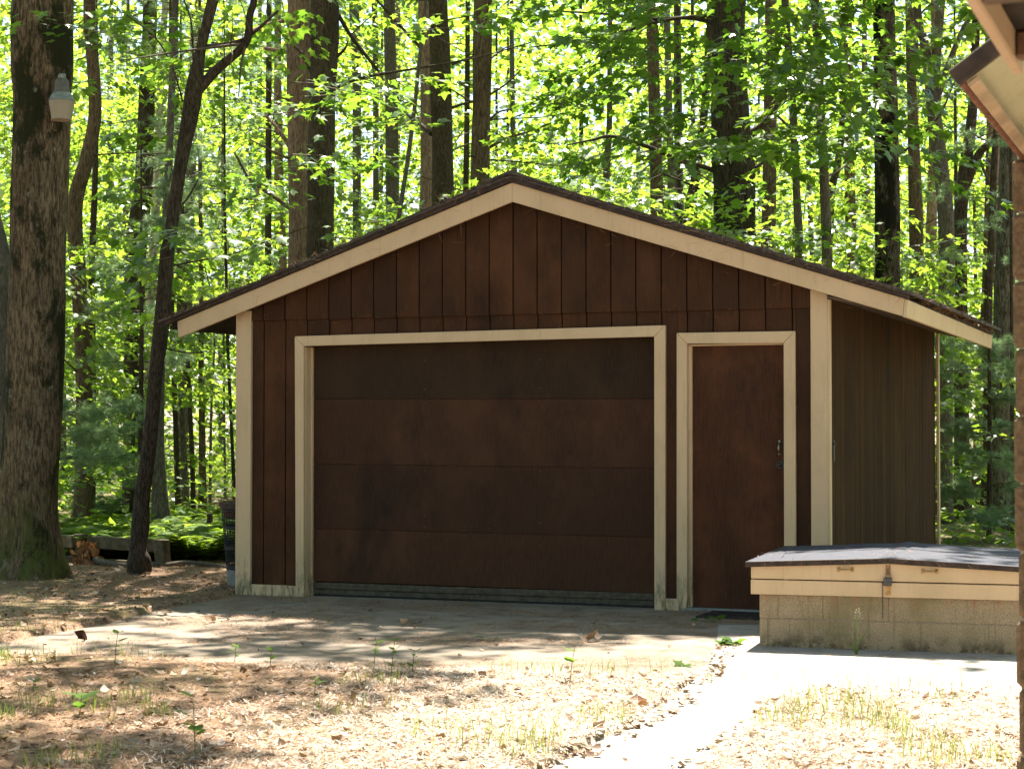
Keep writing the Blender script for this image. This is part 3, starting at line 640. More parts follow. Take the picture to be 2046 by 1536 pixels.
# ---------------------------------------------------------------- leaf machinery
def leaf_template(kind):
    if kind == 'maple':
        h = [(.0, .0), (.34, .02), (.24, .22), (.56, .46), (.26, .52), (.0, 1.0)]
        V = [(0, 0, 0), (0, .35, -.02), (0, 1, -.10)]; tris = []
        for s in (1, -1):
            b = len(V); V += [(s * x, y, -.18 * x - .06 * y * y) for x, y in h[1:5]]
            seq = [0, b, b + 1, b + 2, b + 3, 2]
            for i in range(5): tris.append((1, seq[i], seq[i + 1]) if s > 0 else (1, seq[i + 1], seq[i]))
        return np.array(V), np.array(tris)
    if kind == 'kite':
        return np.array([(0, 0, 0), (.42, .42, -.08), (0, 1, -.1), (-.42, .42, -.08)]), np.array([(0, 1, 2), (0, 2, 3)])
    if kind == 'oval':
        return np.array([(0, 0, 0), (.24, .3, -.05), (.22, .65, -.09), (0, 1, -.16), (-.22, .65, -.09), (-.24, .3, -.05)]), np.array([(0, 1, 2), (0, 2, 3), (0, 3, 4), (0, 4, 5)])
    if kind == 'dry':
        return np.array([(0, 0, .10), (.32, .25, .26), (.25, .62, .20), (.0, 1, .34), (-.28, .6, .05), (-.30, .28, .02), (0, .5, .0)]), np.array([(6, 0, 1), (6, 1, 2), (6, 2, 3), (6, 3, 4), (6, 4, 5), (6, 5, 0)])
LT = {k_: leaf_template(k_) for k_ in ('maple', 'kite', 'oval', 'dry')}
def unit(a): return a / (np.linalg.norm(a, axis=-1, keepdims=True) + 1e-9)
def leaves(P, T, N, S, kind):
    tv, tf = LT[kind]; T = unit(T); X_ = unit(np.cross(T, N)); N2 = np.cross(X_, T)
    V = P[:, None] + S[:, None, None] * (tv[None, :, 0, None] * X_[:, None] + tv[None, :, 1, None] * T[:, None] + tv[None, :, 2, None] * N2[:, None])
    F = tf[None] + (np.arange(len(P)) * len(tv))[:, None, None]
    return V.reshape(-1, 3), F.reshape(-1, 3)
def spray_leaves(g, C, Dr, L, n, size, kind, flat=.28, droop=.25):
    """C,Dr (S,3), L (S,): n leaves on each flat fan-shaped spray, plus its twig"""
    S = len(C); Dr = unit(Dr); side = unit(np.cross(Dr, [0, 0, 1.])); up = np.cross(side, Dr)
    t = g.uniform(.12, 1, (S, n)); wd = .5 * np.sin(np.clip(t, .05, 1) * np.pi * .82 + .25)
    s = g.uniform(-1, 1, (S, n)) * wd
    P = C[:, None] + (Dr[:, None] * t[..., None] + side[:, None] * s[..., None]) * L[:, None, None] + up[:, None] * (g.normal(0, .06, (S, n, 1)) * L[:, None, None])
    P[..., 2] -= droop * (t ** 2) * L[:, None] * .5
    T = Dr[:, None] * .8 + side[:, None] * (np.sign(s) * .7)[..., None] + g.normal(0, .45, (S, n, 3)); T[..., 2] -= .35
    N = up[:, None] + g.normal(0, flat, (S, n, 3))
    N[..., 2] = np.abs(N[..., 2]) + .15
    V, F = leaves(P.reshape(-1, 3), T.reshape(-1, 3), N.reshape(-1, 3), size * g.uniform(.65, 1.25, S * n), kind)
    # twigs: thin three-sided spikes along the spray
    k3 = np.array([[1, 0], [-.5, .87], [-.5, -.87]]); r = (.004 + .004 * L)[:, None, None]
    base = C[:, None] + side[:, None] * k3[None, :, 0, None] * r + up[:, None] * k3[None, :, 1, None] * r
    tip = C + Dr * L[:, None] * .95; tip[:, 2] -= droop * L * .45
    TV = np.concatenate([base, tip[:, None]], 1).reshape(-1, 3); o4 = (np.arange(S) * 4)[:, None, None]
    TF = (np.array([(0, 1, 3), (1, 2, 3), (2, 0, 3)])[None] + o4).reshape(-1, 3)
    return V, F, TV, TF
def crown_mesh(name, seed, nspray, nleaf, size, kind, z0, z1, Rm, Ls=(.6, 1.2), mat=None, prof=None, lo=.15, offset=(0, 0), hole=None):
    g = np.random.default_rng(seed)
    z = g.uniform(z0, z1, nspray); h = (z - z0) / (z1 - z0)
    rad = Rm * (prof(h) if prof else np.sqrt(np.clip(1 - (2 * h - 1) ** 2, .05, 1)))
    r = rad * np.sqrt(g.uniform(lo ** 2, 1, nspray)); a = g.uniform(0, 2 * np.pi, nspray)
    C = np.stack([r * np.cos(a) + offset[0], r * np.sin(a) + offset[1], z], 1)
    if hole is not None:
        kp = hole(C); C, a = C[kp], a[kp]
    Dr = np.stack([np.cos(a), np.sin(a), g.uniform(-.35, .25, len(a))], 1) + g.normal(0, .45, (len(a), 3)) * [1, 1, .4]
    V, F, TV, TF = spray_leaves(g, C, Dr, g.uniform(*Ls, len(C)), nleaf, size, kind)
    mi = np.concatenate([np.zeros(len(F)), np.ones(len(TF))])
    return np_mesh(name, np.vstack([V, TV]), np.vstack([F, TF + len(V)]), [mat or LEAF, TWIG], mi)
def needle_mesh(name, branches, g, dens=26, ln=.095, nn=26, wdt=.0022, mat=None):
    """branches: list of (start, end): tufts of long needles on side twigs, white-pine fashion"""
    Pn, Dn, tw = [], [], []
    for a, b in branches:
        a = np.array(a, float); b = np.array(b, float); L = np.linalg.norm(b - a); d = (b - a) / L; sd = unit(np.cross(d, [0, 0, 1.]))
        tw.append([(*a, .010), (*(a + b) * .5, .006), (*b, .002)])
        for _ in range(int(dens * L)):
            t = g.uniform(.25, 1); s = g.uniform(-1, 1) * .32 * L * (1.15 - t)
            c = a + d * t * L + sd * s + np.array([0, 0, g.normal(0, .05)])
            dd = unit(d + sd * np.sign(s) * .9 + g.normal(0, .3, 3)); tw.append([(*(c - dd * abs(s) * .9), .003), (*(c - dd * abs(s) * .4), .002), (*c, .0015)])
            for f_ in (0, .35, .7):
                Pn.append(np.repeat((c - dd * f_ * .1)[None], nn, 0)); Dn.append(unit(dd * .75 + unit(g.normal(0, 1, (nn, 3))) * .85 + [0, 0, .1]))
    P = np.vstack(Pn); Dd = np.vstack(Dn); ln_ = ln * g.uniform(.7, 1.2, len(P))[:, None]
    sd = unit(np.cross(Dd, g.normal(0, 1, Dd.shape))) * wdt
    V = np.stack([P - sd, P + sd, P + Dd * ln_ + [0, 0, -.012]], 1).reshape(-1, 3); F = np.arange(len(V)).reshape(-1, 3)
    TVs, TFs, o = [V], [F], len(V)
    for t in tw:
        v, f = tube_np(t, 4); f3 = np.vstack([f[:, :3], f[:, [0, 2, 3]]]); TVs.append(v); TFs.append(f3 + o); o += len(v)
    F = np.vstack(TFs); mi = np.zeros(len(F)); mi[len(V) // 3:] = 1
    return np_mesh(name, np.vstack(TVs), F, [mat or NEEDLE, TWIG], mi)
# hero trees: label, bark, trunk path (x,y,z,radius), limbs, dead limbs, crown
HERO = [
 ('massive mossy trunk at the left edge carrying the yard lamp', 'moss',[(-4.36,17,-0.15,0.368),(-4.36,17,-0.08,0.341),(-4.36,17,0.07,0.291),(-4.37,17,0.37,0.264),(-4.38,17,0.96,0.255),(-4.33,17,2.09,0.25),(-4.31,17,3.23,0.25),(-4.29,17,4.38,0.259),(-4.28,17,5.3,0.277)],[],0,'high'),
 ('grey trunk leaning out of frame behind the lamp tree', 'grey',[(-5.32,19.5,-0.15,0.175),(-5.32,19.5,-0.09,0.162),(-5.33,19.5,2.51,0.125),(-5.37,19.5,3.18,0.125),(-5.51,19.5,3.77,0.12),(-5.67,19.5,4.56,0.115),(-5.83,19.5,5.61,0.11)],[],0,'high'),
 ('crooked slim maple with a burl at its foot, forking below the top edge', 'dark',[(-3.5,17.6,-0.15,0.107),(-3.5,17.6,-0.02,0.099),(-3.5,17.6,0.14,0.104),(-3.51,17.6,0.26,0.075),(-3.49,17.6,0.47,0.085),(-3.48,17.6,0.71,0.073),(-3.43,17.6,1.08,0.068),(-3.39,17.6,1.44,0.066),(-3.35,17.6,1.91,0.066),(-3.3,17.6,2.38,0.073),(-3.25,17.6,3.01,0.066),(-3.22,17.6,3.21,0.061),(-3.13,17.6,3.85,0.064),(-3.04,17.6,4.33,0.078),(-3.0,17.6,4.6,0.08),(-2.94,17.6,4.96,0.047),(-2.83,17.6,5.43,0.054)],[[(-2.96,17.6,4.58,0.052),(-2.79,17.6,4.77,0.047),(-2.52,17.6,5.02,0.04),(-2.48,17.6,5.28,0.035),(-2.44,17.6,5.43,0.033),(-2.38,17.6,5.86,0.028)],[(-2.88,17.6,4.99,0.024),(-2.66,17.6,5.02,0.021),(-2.47,17.6,5.1,0.016),(-2.21,17.6,5.33,0.012)],[(-3.01,17.6,4.8,0.009),(-3.03,17.6,5.2,0.009),(-3.1,17.6,5.43,0.007),(-3.19,17.6,5.72,0.007)],[(-3.11,17.6,4.47,0.009),(-3.21,17.6,4.8,0.008),(-3.37,17.6,5.07,0.007),(-3.64,17.6,5.29,0.006)],[(-3.18,17.6,3.44,0.012),(-3.07,17.6,3.54,0.009),(-2.96,17.6,3.73,0.007)]],0,'mapletop'),
 ('stout brown trunk rising behind the plank fence left post', 'brown',[(-5.44,23.7,-0.15,0.178),(-5.44,23.7,-0.04,0.165),(-5.42,23.7,0.47,0.12),(-5.42,23.7,1.74,0.101),(-5.48,23.7,3.01,0.095),(-5.55,23.7,4.16,0.095),(-5.41,23.7,4.79,0.089),(-5.3,23.7,5.43,0.082),(-5.37,23.7,6.46,0.076),(-5.38,23.7,6.84,0.076)],[],4,'high'),
 ('thin dark straight stem just right of the lamp tree', 'dark',[(-5.84,26,-0.15,0.06),(-5.84,26,-0.03,0.056),(-5.83,26,1.77,0.049),(-5.85,26,3.45,0.049),(-5.81,26,4.92,0.042),(-5.8,26,5.96,0.035),(-5.82,26,7.37,0.031)],[],6,'under'),
 ('grey trunk with flared foot directly behind the crooked maple', 'grey',[(-4.18,22.5,-0.15,0.162),(-4.18,22.5,-0.01,0.15),(-4.22,22.5,0.4,0.108),(-4.25,22.5,1.12,0.072),(-4.24,22.5,1.72,0.06),(-4.22,22.5,2.93,0.054),(-4.16,22.5,4.14,0.048),(-4.1,22.5,5.65,0.042),(-4.07,22.5,6.56,0.039)],[],4,'high'),
 ('broad dark trunk half hidden left of the crooked maple', 'dark',[(-5.65,28,-0.15,0.186),(-5.65,28,-0.03,0.172),(-5.67,28,1.06,0.15),(-5.66,28,2.56,0.15),(-5.64,28,4.06,0.157),(-5.54,28,4.96,0.135),(-5.51,28,5.56,0.127),(-5.48,28,6.7,0.112),(-5.44,28,7.83,0.105)],[],6,'high'),
 ('pale birch with white peeling bark beside the crooked maple', 'birch',[(-5.89,29,-0.15,0.092),(-5.89,29,-0.04,0.085),(-5.85,29,0.66,0.07),(-5.73,29,1.82,0.066),(-5.65,29,2.75,0.062),(-5.58,29,4.0,0.07),(-5.53,29,4.93,0.07),(-5.5,29,5.87,0.062),(-5.44,29,7.28,0.054),(-5.4,29,8.06,0.05)],[],0,'under'),
 ('slim dark stem right of the crooked maple, left one of a close pair', 'dark',[(-4.8,27,-0.15,0.046),(-4.8,27,-0.09,0.043),(-4.84,27,1.07,0.04),(-4.88,27,2.15,0.04),(-4.91,27,2.95,0.036),(-4.93,27,3.96,0.033),(-4.95,27,6.14,0.029)],[],8,None),
 ('slim grey stem right of the crooked maple, right one of a close pair', 'grey',[(-4.76,27.4,-0.15,0.071),(-4.76,27.4,-0.11,0.066),(-4.81,27.4,1.06,0.051),(-4.86,27.4,2.53,0.048),(-4.88,27.4,3.63,0.044),(-4.9,27.4,4.74,0.04),(-4.94,27.4,6.58,0.037)],[],8,'pinehigh'),
 ('bare slanting stem midway between crooked maple and garage corner', 'dark',[(-4.93,29,-0.15,0.046),(-4.93,29,0.0,0.043),(-4.96,29,1.04,0.039),(-5.04,29,2.6,0.035),(-5.09,29,3.69,0.031),(-5.14,29,5.71,0.027)],[],10,None),
 ('straight twiggy brown stem above the fern patch near the cut snag', 'brown',[(-4.95,30,-0.15,0.073),(-4.95,30,-0.01,0.068),(-4.97,30,1.44,0.052),(-4.99,30,2.64,0.044),(-4.99,30,3.77,0.036),(-5.02,30,5.86,0.032)],[],14,'pinehigh'),
 ('thin twiggy stem seen just left of the garage corner board', 'dark',[(-3.84,26,-0.15,0.03),(-3.84,26,0.14,0.028),(-3.9,26,1.43,0.024),(-3.95,26,2.47,0.024),(-3.97,26,3.17,0.021),(-4.0,26,4.57,0.017)],[],14,None),
 ('very thin pale stem left of the garage corner, deeper in the woods', 'grey',[(-5.05,33,-0.15,0.028),(-5.05,33,0.03,0.026),(-5.07,33,1.26,0.022),(-5.09,33,2.77,0.022),(-5.12,33,5.42,0.022)],[],8,None),
 ('reddish brown pine trunk, left half of the close pair behind the roof', 'pine',[(-2.81,24.5,-0.1,0.23),(-2.81,24.5,0.44,0.184),(-2.79,24.5,3.72,0.144),(-2.79,24.5,5.04,0.151),(-2.8,24.5,6.03,0.157),(-2.8,24.5,7.02,0.157)],[[(-2.9,24.5,5.04,0.029),(-3.04,24.5,5.27,0.026),(-3.18,24.5,5.44,0.02),(-3.3,24.5,5.6,0.013)],[(-2.88,24.5,6.76,0.026),(-3.18,24.5,6.63,0.02),(-3.38,24.5,6.43,0.013)],[(-2.88,24.5,6.33,0.036),(-3.05,24.5,6.36,0.029),(-3.28,24.5,6.42,0.023)],[(-2.85,24.5,5.67,0.02),(-3.05,24.5,5.71,0.013),(-3.21,24.5,5.77,0.01)],[(-2.88,24.5,4.91,0.016),(-3.08,24.5,4.96,0.013),(-3.31,24.5,5.04,0.01)],[(-2.88,24.5,4.25,0.029),(-3.11,24.5,4.41,0.026),(-3.4,24.5,4.61,0.02),(-3.5,24.5,4.78,0.016),(-3.58,24.5,4.94,0.013)]],0,'high'),
 ('thick dark pine trunk, right half of the close pair behind the roof', 'darkpine',[(-2.4,23.5,-0.1,0.244),(-2.4,23.5,0.42,0.195),(-2.41,23.5,3.63,0.167),(-2.4,23.5,5.21,0.17),(-2.37,23.5,6.16,0.173),(-2.36,23.5,6.79,0.176)],[[(-2.21,23.5,5.68,0.022),(-1.91,23.5,5.78,0.019),(-1.47,23.5,5.84,0.016),(-0.9,23.5,5.91,0.013),(-0.4,23.5,5.98,0.009),(0.23,23.5,6.13,0.008)],[(-2.23,23.5,6.67,0.028),(-2.04,23.5,6.35,0.025),(-1.79,23.5,6.03,0.022),(-1.69,23.5,5.91,0.016)],[(-2.22,23.5,6.06,0.025),(-2.1,23.5,6.16,0.016),(-2.06,23.5,6.23,0.009)],[(-2.21,23.5,5.43,0.013),(-2.2,23.5,5.33,0.009)],[(-2.51,23.5,5.84,0.028),(-2.61,23.5,6.03,0.022),(-2.67,23.5,6.13,0.019),(-2.87,23.5,6.32,0.016)]],0,'high'),
 ('pale grey distant trunk close right of the twin pine pair', 'grey',[(-3.14,38,-0.1,0.128),(-3.14,38,0.94,0.102),(-3.16,38,6.03,0.086),(-3.17,38,8.66,0.091),(-3.23,38,10.13,0.102)],[],5,'high'),
 ('thin pale distant stem between twin pines and dark trunk', 'grey',[(-2.9,40,-0.1,0.094),(-2.9,40,1.99,0.075),(-2.92,40,7.36,0.064),(-2.93,40,9.51,0.064),(-2.96,40,10.59,0.059)],[],5,'under'),
 ('grey trunk behind maple leaves, right of the twin pines', 'grey',[(-2.16,34,-0.1,0.17),(-2.16,34,1.9,0.136),(-2.19,34,6.73,0.118),(-2.22,34,8.02,0.109),(-2.24,34,9.21,0.105)],[],7,'high'),
 ('very dark pine trunk left of the roof peak', 'darkpine',[(-1.03,28,-0.1,0.234),(-1.03,28,1.06,0.187),(-1.04,28,5.26,0.161),(-1.07,28,6.32,0.165),(-1.09,28,7.3,0.15),(-1.11,28,7.83,0.142)],[[(-1.21,28,5.8,0.034),(-1.38,28,5.98,0.03),(-1.53,28,6.13,0.026),(-1.62,28,6.24,0.019)],[(-1.38,28,7.11,0.026),(-1.68,28,7.41,0.022),(-1.87,28,7.6,0.019),(-2.02,28,7.74,0.015)],[(-0.9,28,6.2,0.026),(-0.7,28,6.28,0.019),(-0.51,28,6.32,0.015)],[(-0.9,28,6.85,0.019),(-0.62,28,7.0,0.015),(-0.32,28,7.13,0.011)],[(-0.9,28,5.56,0.015),(-0.66,28,5.71,0.011),(-0.44,28,5.79,0.007)]],18,'high'),
 ('reddish trunk tucked against the very dark pine', 'pine',[(-1.43,31,-0.1,0.155),(-1.43,31,1.02,0.124),(-1.42,31,6.01,0.104),(-1.42,31,7.26,0.104),(-1.46,31,8.52,0.104)],[],6,'high'),
 ('straight brown trunk rising just left of the roof peak', 'brown',[(-0.47,27,-0.1,0.19),(-0.47,27,1.07,0.152),(-0.46,27,5.05,0.134),(-0.44,27,6.14,0.134),(-0.42,27,7.6,0.134)],[[(-0.33,27,5.45,0.025),(-0.09,27,5.56,0.022),(0.27,27,5.65,0.014),(0.56,27,5.74,0.011)],[(-0.33,27,6.21,0.018),(-0.09,27,6.34,0.014),(0.12,27,6.5,0.011)],[(-0.33,27,5.85,0.018),(-0.17,27,5.98,0.014),(0.12,27,6.03,0.011)],[(-0.59,27,6.11,0.014),(-0.86,27,6.21,0.011)],[(-0.33,27,6.72,0.014),(-0.13,27,6.91,0.011),(0.05,27,7.02,0.007)]],20,'high'),
 ('slender leaning sapling left of the roof peak in front of the pines', 'grey',[(-1.43,22,-0.1,0.04),(-1.43,22,3.13,0.032),(-1.32,22,3.96,0.028),(-1.23,22,4.55,0.026),(-1.14,22,5.26,0.024),(-1.09,22,5.79,0.021),(-1.02,22,6.45,0.018)],[],0,None),
 ('pale slim stem right of the roof peak among bare twigs', 'grey',[(1.8,36,-0.1,0.09),(1.8,36,1.93,0.072),(1.82,36,5.98,0.072),(1.88,36,7.24,0.058),(1.89,36,8.89,0.048),(1.9,36,9.67,0.043)],[],8,'high'),
 ('brown trunk behind hanging maple leaves, left of the giant trunk', 'brown',[(2.56,33,-0.1,0.155),(2.56,33,1.88,0.124),(2.56,33,5.42,0.115),(2.52,33,7.2,0.106),(2.48,33,8.98,0.097)],[],8,'high'),
 ('thin dark pole stem crossing the lit dead branch', 'dark',[(2.58,29,-0.1,0.049),(2.58,29,1.82,0.039),(2.6,29,4.93,0.039),(2.59,29,6.49,0.031),(2.59,29,7.75,0.027),(2.59,29,8.06,0.027)],[],6,None),
 ('slim grey stem close left of the thin dark pole stem', 'grey',[(3.27,38,-0.1,0.114),(3.27,38,1.96,0.091),(3.25,38,6.24,0.081),(3.21,38,7.57,0.071),(3.16,38,10.13,0.061)],[],4,'under'),
 ('slanting dark stem at the foot of the giant trunk', 'dark',[(3.16,34,-0.1,0.136),(3.16,34,3.72,0.109),(3.24,34,5.36,0.1),(3.35,34,6.0,0.082),(3.53,34,7.38,0.073),(3.63,34,9.21,0.064)],[],0,'under'),
 ('giant dark trunk behind the right roof slope, widest there', 'moss2',[(3.08,26,-0.1,0.4),(3.08,26,1.08,0.32),(3.09,26,4.57,0.292),(3.08,26,5.12,0.289),(3.05,26,5.62,0.264),(3.03,26,6.67,0.243),(3.03,26,7.37,0.236)],[[(2.84,26,4.97,0.038),(2.6,26,5.05,0.035),(2.33,26,5.12,0.035),(1.98,26,5.26,0.031),(1.65,26,5.37,0.028),(1.35,26,5.43,0.024),(1.1,26,5.37,0.017),(0.75,26,5.29,0.01)],[(3.33,26,5.49,0.063),(3.48,26,5.6,0.052),(3.64,26,5.79,0.042),(3.82,26,6.11,0.035)],[(3.33,26,4.97,0.028),(3.54,26,5.14,0.021),(3.75,26,5.41,0.017)],[(2.8,26,4.58,0.021),(2.56,26,4.71,0.017),(2.07,26,4.87,0.014),(1.93,26,4.92,0.01)],[(2.91,26,7.02,0.042),(2.5,26,7.12,0.031),(1.87,26,7.12,0.024),(1.24,26,7.21,0.017),(0.47,26,7.26,0.01)],[(2.85,26,7.16,0.031),(2.15,26,7.09,0.024),(1.52,26,6.93,0.021),(1.1,26,6.84,0.017),(0.26,26,6.75,0.01)]],0,'high'),
 ('slightly bent slim maple, left one of two in front of the shrubbery', 'grey',[(3.46,22.5,-0.1,0.075),(3.46,22.5,1.72,0.06),(3.46,22.5,3.53,0.054),(3.43,22.5,4.26,0.048),(3.4,22.5,5.04,0.048),(3.35,22.5,5.83,0.045),(3.3,22.5,6.56,0.045)],[[(3.4,22.5,5.35,0.021),(3.55,22.5,5.47,0.018),(3.73,22.5,5.59,0.012)],[(3.44,22.5,4.56,0.015),(3.24,22.5,4.8,0.012),(3.06,22.5,4.92,0.009)]],0,'front'),
 ('slightly bent slim maple, right one of two in front of the shrubbery', 'grey',[(3.73,22,-0.1,0.092),(3.73,22,1.72,0.074),(3.71,22,3.48,0.065),(3.68,22,4.37,0.056),(3.64,22,5.14,0.056),(3.6,22,6.09,0.053),(3.58,22,6.45,0.053)],[[(3.6,22,5.56,0.018),(3.41,22,5.76,0.015),(3.12,22,6.03,0.012)],[(3.68,22,4.34,0.015),(3.94,22,4.49,0.012),(4.17,22,4.73,0.009)]],0,'front'),
 ('thin dark stem curving left at its foot, beside the bent maples', 'dark',[(5.37,32,-0.1,0.085),(5.37,32,2.72,0.068),(5.47,32,5.3,0.068),(5.57,32,5.82,0.064),(5.67,32,6.59,0.056),(5.67,32,7.63,0.051),(5.65,32,8.75,0.047)],[],5,'under'),
 ('black bark trunk with a knot, dividing the right tree group', 'black',[(4.73,23.5,-0.1,0.209),(4.73,23.5,1.74,0.167),(4.72,23.5,3.5,0.154),(4.72,23.5,4.58,0.151),(4.71,23.5,5.52,0.145),(4.7,23.5,6.79,0.132)],[[(4.84,23.5,5.83,0.028),(5.0,23.5,5.89,0.025),(5.22,23.5,5.91,0.022)],[(4.85,23.5,5.18,0.044),(4.92,23.5,5.21,0.041),(4.93,23.5,5.23,0.025)],[(4.86,23.5,4.82,0.019),(5.09,23.5,4.99,0.016),(5.28,23.5,5.21,0.016),(5.41,23.5,5.37,0.013),(5.57,23.5,5.75,0.009)]],4,'high'),
 ('brown straight trunk right of the black bark trunk', 'brown',[(6.5,30,-0.1,0.15),(6.5,30,1.84,0.12),(6.5,30,4.25,0.112),(6.48,30,5.46,0.104),(6.44,30,6.67,0.08),(6.41,30,8.29,0.072)],[],12,'high'),
 ('grey trunk forking high up, behind the right garage eave', 'grey',[(6.11,26.5,-0.15,0.131),(6.11,26.5,-0.23,0.121),(6.13,26.5,1.78,0.113),(6.17,26.5,4.06,0.117),(6.09,26.5,5.12,0.106),(6.01,26.5,5.77,0.099),(5.97,26.5,6.2,0.092),(5.86,26.5,6.91,0.06),(5.76,26.5,7.48,0.053)],[[(5.99,26.5,6.09,0.078),(6.03,26.5,6.77,0.067),(6.07,26.5,7.48,0.06),(6.1,26.5,8.13,0.05)],[(6.01,26.5,5.91,0.05),(6.14,26.5,6.41,0.043),(6.32,26.5,6.91,0.039),(6.53,26.5,7.34,0.032)]],4,'high'),
 ('dark twin stemmed trunk spreading in a wide V behind the eave', 'dark',[(6.61,27.5,-0.1,0.129),(6.61,27.5,1.8,0.103),(6.6,27.5,4.16,0.099),(6.66,27.5,5.04,0.096),(6.75,27.5,5.71,0.081),(6.81,27.5,6.38,0.066),(6.86,27.5,7.71,0.059)],[[(6.69,27.5,4.97,0.074),(6.84,27.5,5.38,0.063),(6.97,27.5,5.56,0.051),(7.18,27.5,5.77,0.037)]],4,'high'),
 ('slim straight stem below the house eave corner', 'dark',[(6.76,27,-0.15,0.07),(6.76,27,-0.23,0.065),(6.85,27,1.07,0.065),(6.88,27,3.24,0.065),(6.93,27,3.96,0.058),(6.97,27,5.05,0.051),(7.01,27,5.78,0.043)],[],6,None),
 ('ridged grey pine trunk beside the block wall corner', 'pinegrey',[(6.49,25,-0.15,0.202),(6.49,25,-0.14,0.187),(6.53,25,1.09,0.161),(6.57,25,2.43,0.14),(6.61,25,3.77,0.127),(6.66,25,5.12,0.114),(6.7,25,6.46,0.1)],[],3,'pinehigh'),
 ('thin stem between garage back corner and the pine sprays', 'dark',[(7.31,30.5,-0.15,0.053),(7.31,30.5,-0.4,0.049),(7.29,30.5,1.84,0.041),(7.28,30.5,3.07,0.041),(7.26,30.5,5.12,0.033)],[],6,None),
 ('leaning brown stem behind the pine sprays right of the garage', 'brown',[(7.63,31,-0.15,0.098),(7.63,31,-0.38,0.091),(7.73,31,1.44,0.07),(7.79,31,2.68,0.058),(7.85,31,3.85,0.05),(7.92,31,6.01,0.041)],[],6,'under'),
 ('dark thin pole hugging the ridged pine near the wall', 'dark',[(6.42,24,-0.15,0.035),(6.42,24,-0.05,0.032),(6.42,24,2.39,0.026),(6.42,24,4.32,0.022)],[],3,None),
]
# ---------------------------------------------------------------- trees
HIGH = [crown_mesh('high_crown', 50 + i, 60, 46, .15, 'kite', 9.5, 16, 3.4, (.7, 1.4), LEAF, lo=.2) for i in range(3)]
LEAN = [crown_mesh('spreading_crown', 58 + i, nn_, 52, .17, 'kite', 9.5, zz_, rr_, (.9, 1.6), LEAF, lo=.1, offset=(0, dy), hole=lambda C, th_=th_: vnoise(C[:, 0] - .12 * C[:, 2], C[:, 1] - .53 * C[:, 2], .75, 13) > th_) for i, (dy, nn_, zz_, th_, rr_) in enumerate(((-.7, 260, 15, .47, 4.4), (-2.4, 170, 16, .54, 4.4), (-4.0, 170, 17, .54, 4.4), (-5.2, 120, 13, .44, 3.0)))]
LEANS = {'massive mossy': 0, 'thick dark pine': 1, 'straight brown trunk rising': 2, 'giant dark': 3}
UNDER = [crown_mesh('leafy_crown', 70 + i, 115, 34, .115, 'maple', 1.9, 9.5, 2.3, (.55, 1.1), LEAF, prof=lambda h: .45 + .55 * np.sin(np.pi * np.clip(h, 0, 1) ** .8), lo=.1) for i in range(6)]
g0 = np.random.default_rng(5)
def pine_branches(z0, z1, n, R_, g, a0=0, a1=6.283, droop=-.05):
    out = []
    for i in range(n):
        z = g.uniform(z0, z1); a = g.uniform(a0, a1); L = R_ * g.uniform(.5, 1)
        d = np.array([math.cos(a), math.sin(a), 0]); s = d * .1 + [0, 0, z]; e = d * L + [0, 0, z + droop * L + g.normal(0, .08)]
        out.append((s, e))
    return out
PINEHIGH = [needle_mesh('pine_crown', pine_branches(3.2, 9, 46, 1.8, g0), g0, 9, .10, 16, .004) for i in range(2)]
def trunk_wob(seed, amp, ridges):
    def f(c, a):
        ph = 2.2 * mnoise.noise(Vector((c[2] * .9, seed, 3.1)))
        return np.array([1 + amp * (abs(math.sin(x * ridges * .5 + ph + 1.5 * mnoise.noise(Vector((math.cos(x) * 2, math.sin(x) * 2, c[2] * 2.2 + seed))))) - .5) + amp * 1.6 * mnoise.noise(Vector((math.cos(x) * 1.2, math.sin(x) * 1.2, c[2] * 1.1 + seed * 7))) for x in a])
    return f
def limb_auto(P, g, n):
    out = []
    for _ in range(n):
        zz = g.uniform(1.0, 8.5); i = int(np.argmin(np.abs(P[:, 2] - zz))); c = P[i]; a = g.uniform(0, 6.283); L = g.uniform(.5, 2.3); r = min(c[3] * .3, .014) * g.uniform(.6, 1)
        d = np.array([math.cos(a), math.sin(a) * .5, g.uniform(-.25, .45)]); k1 = g.normal(0, .12, 3)
        out.append([(*(c[:3] + d * c[3] * .5), r), (*(c[:3] + d * L * .45 + k1), r * .65), (*(c[:3] + d * L + k1 * .4 + [0, 0, g.normal(0, .15)]), r * .25)])
    return out
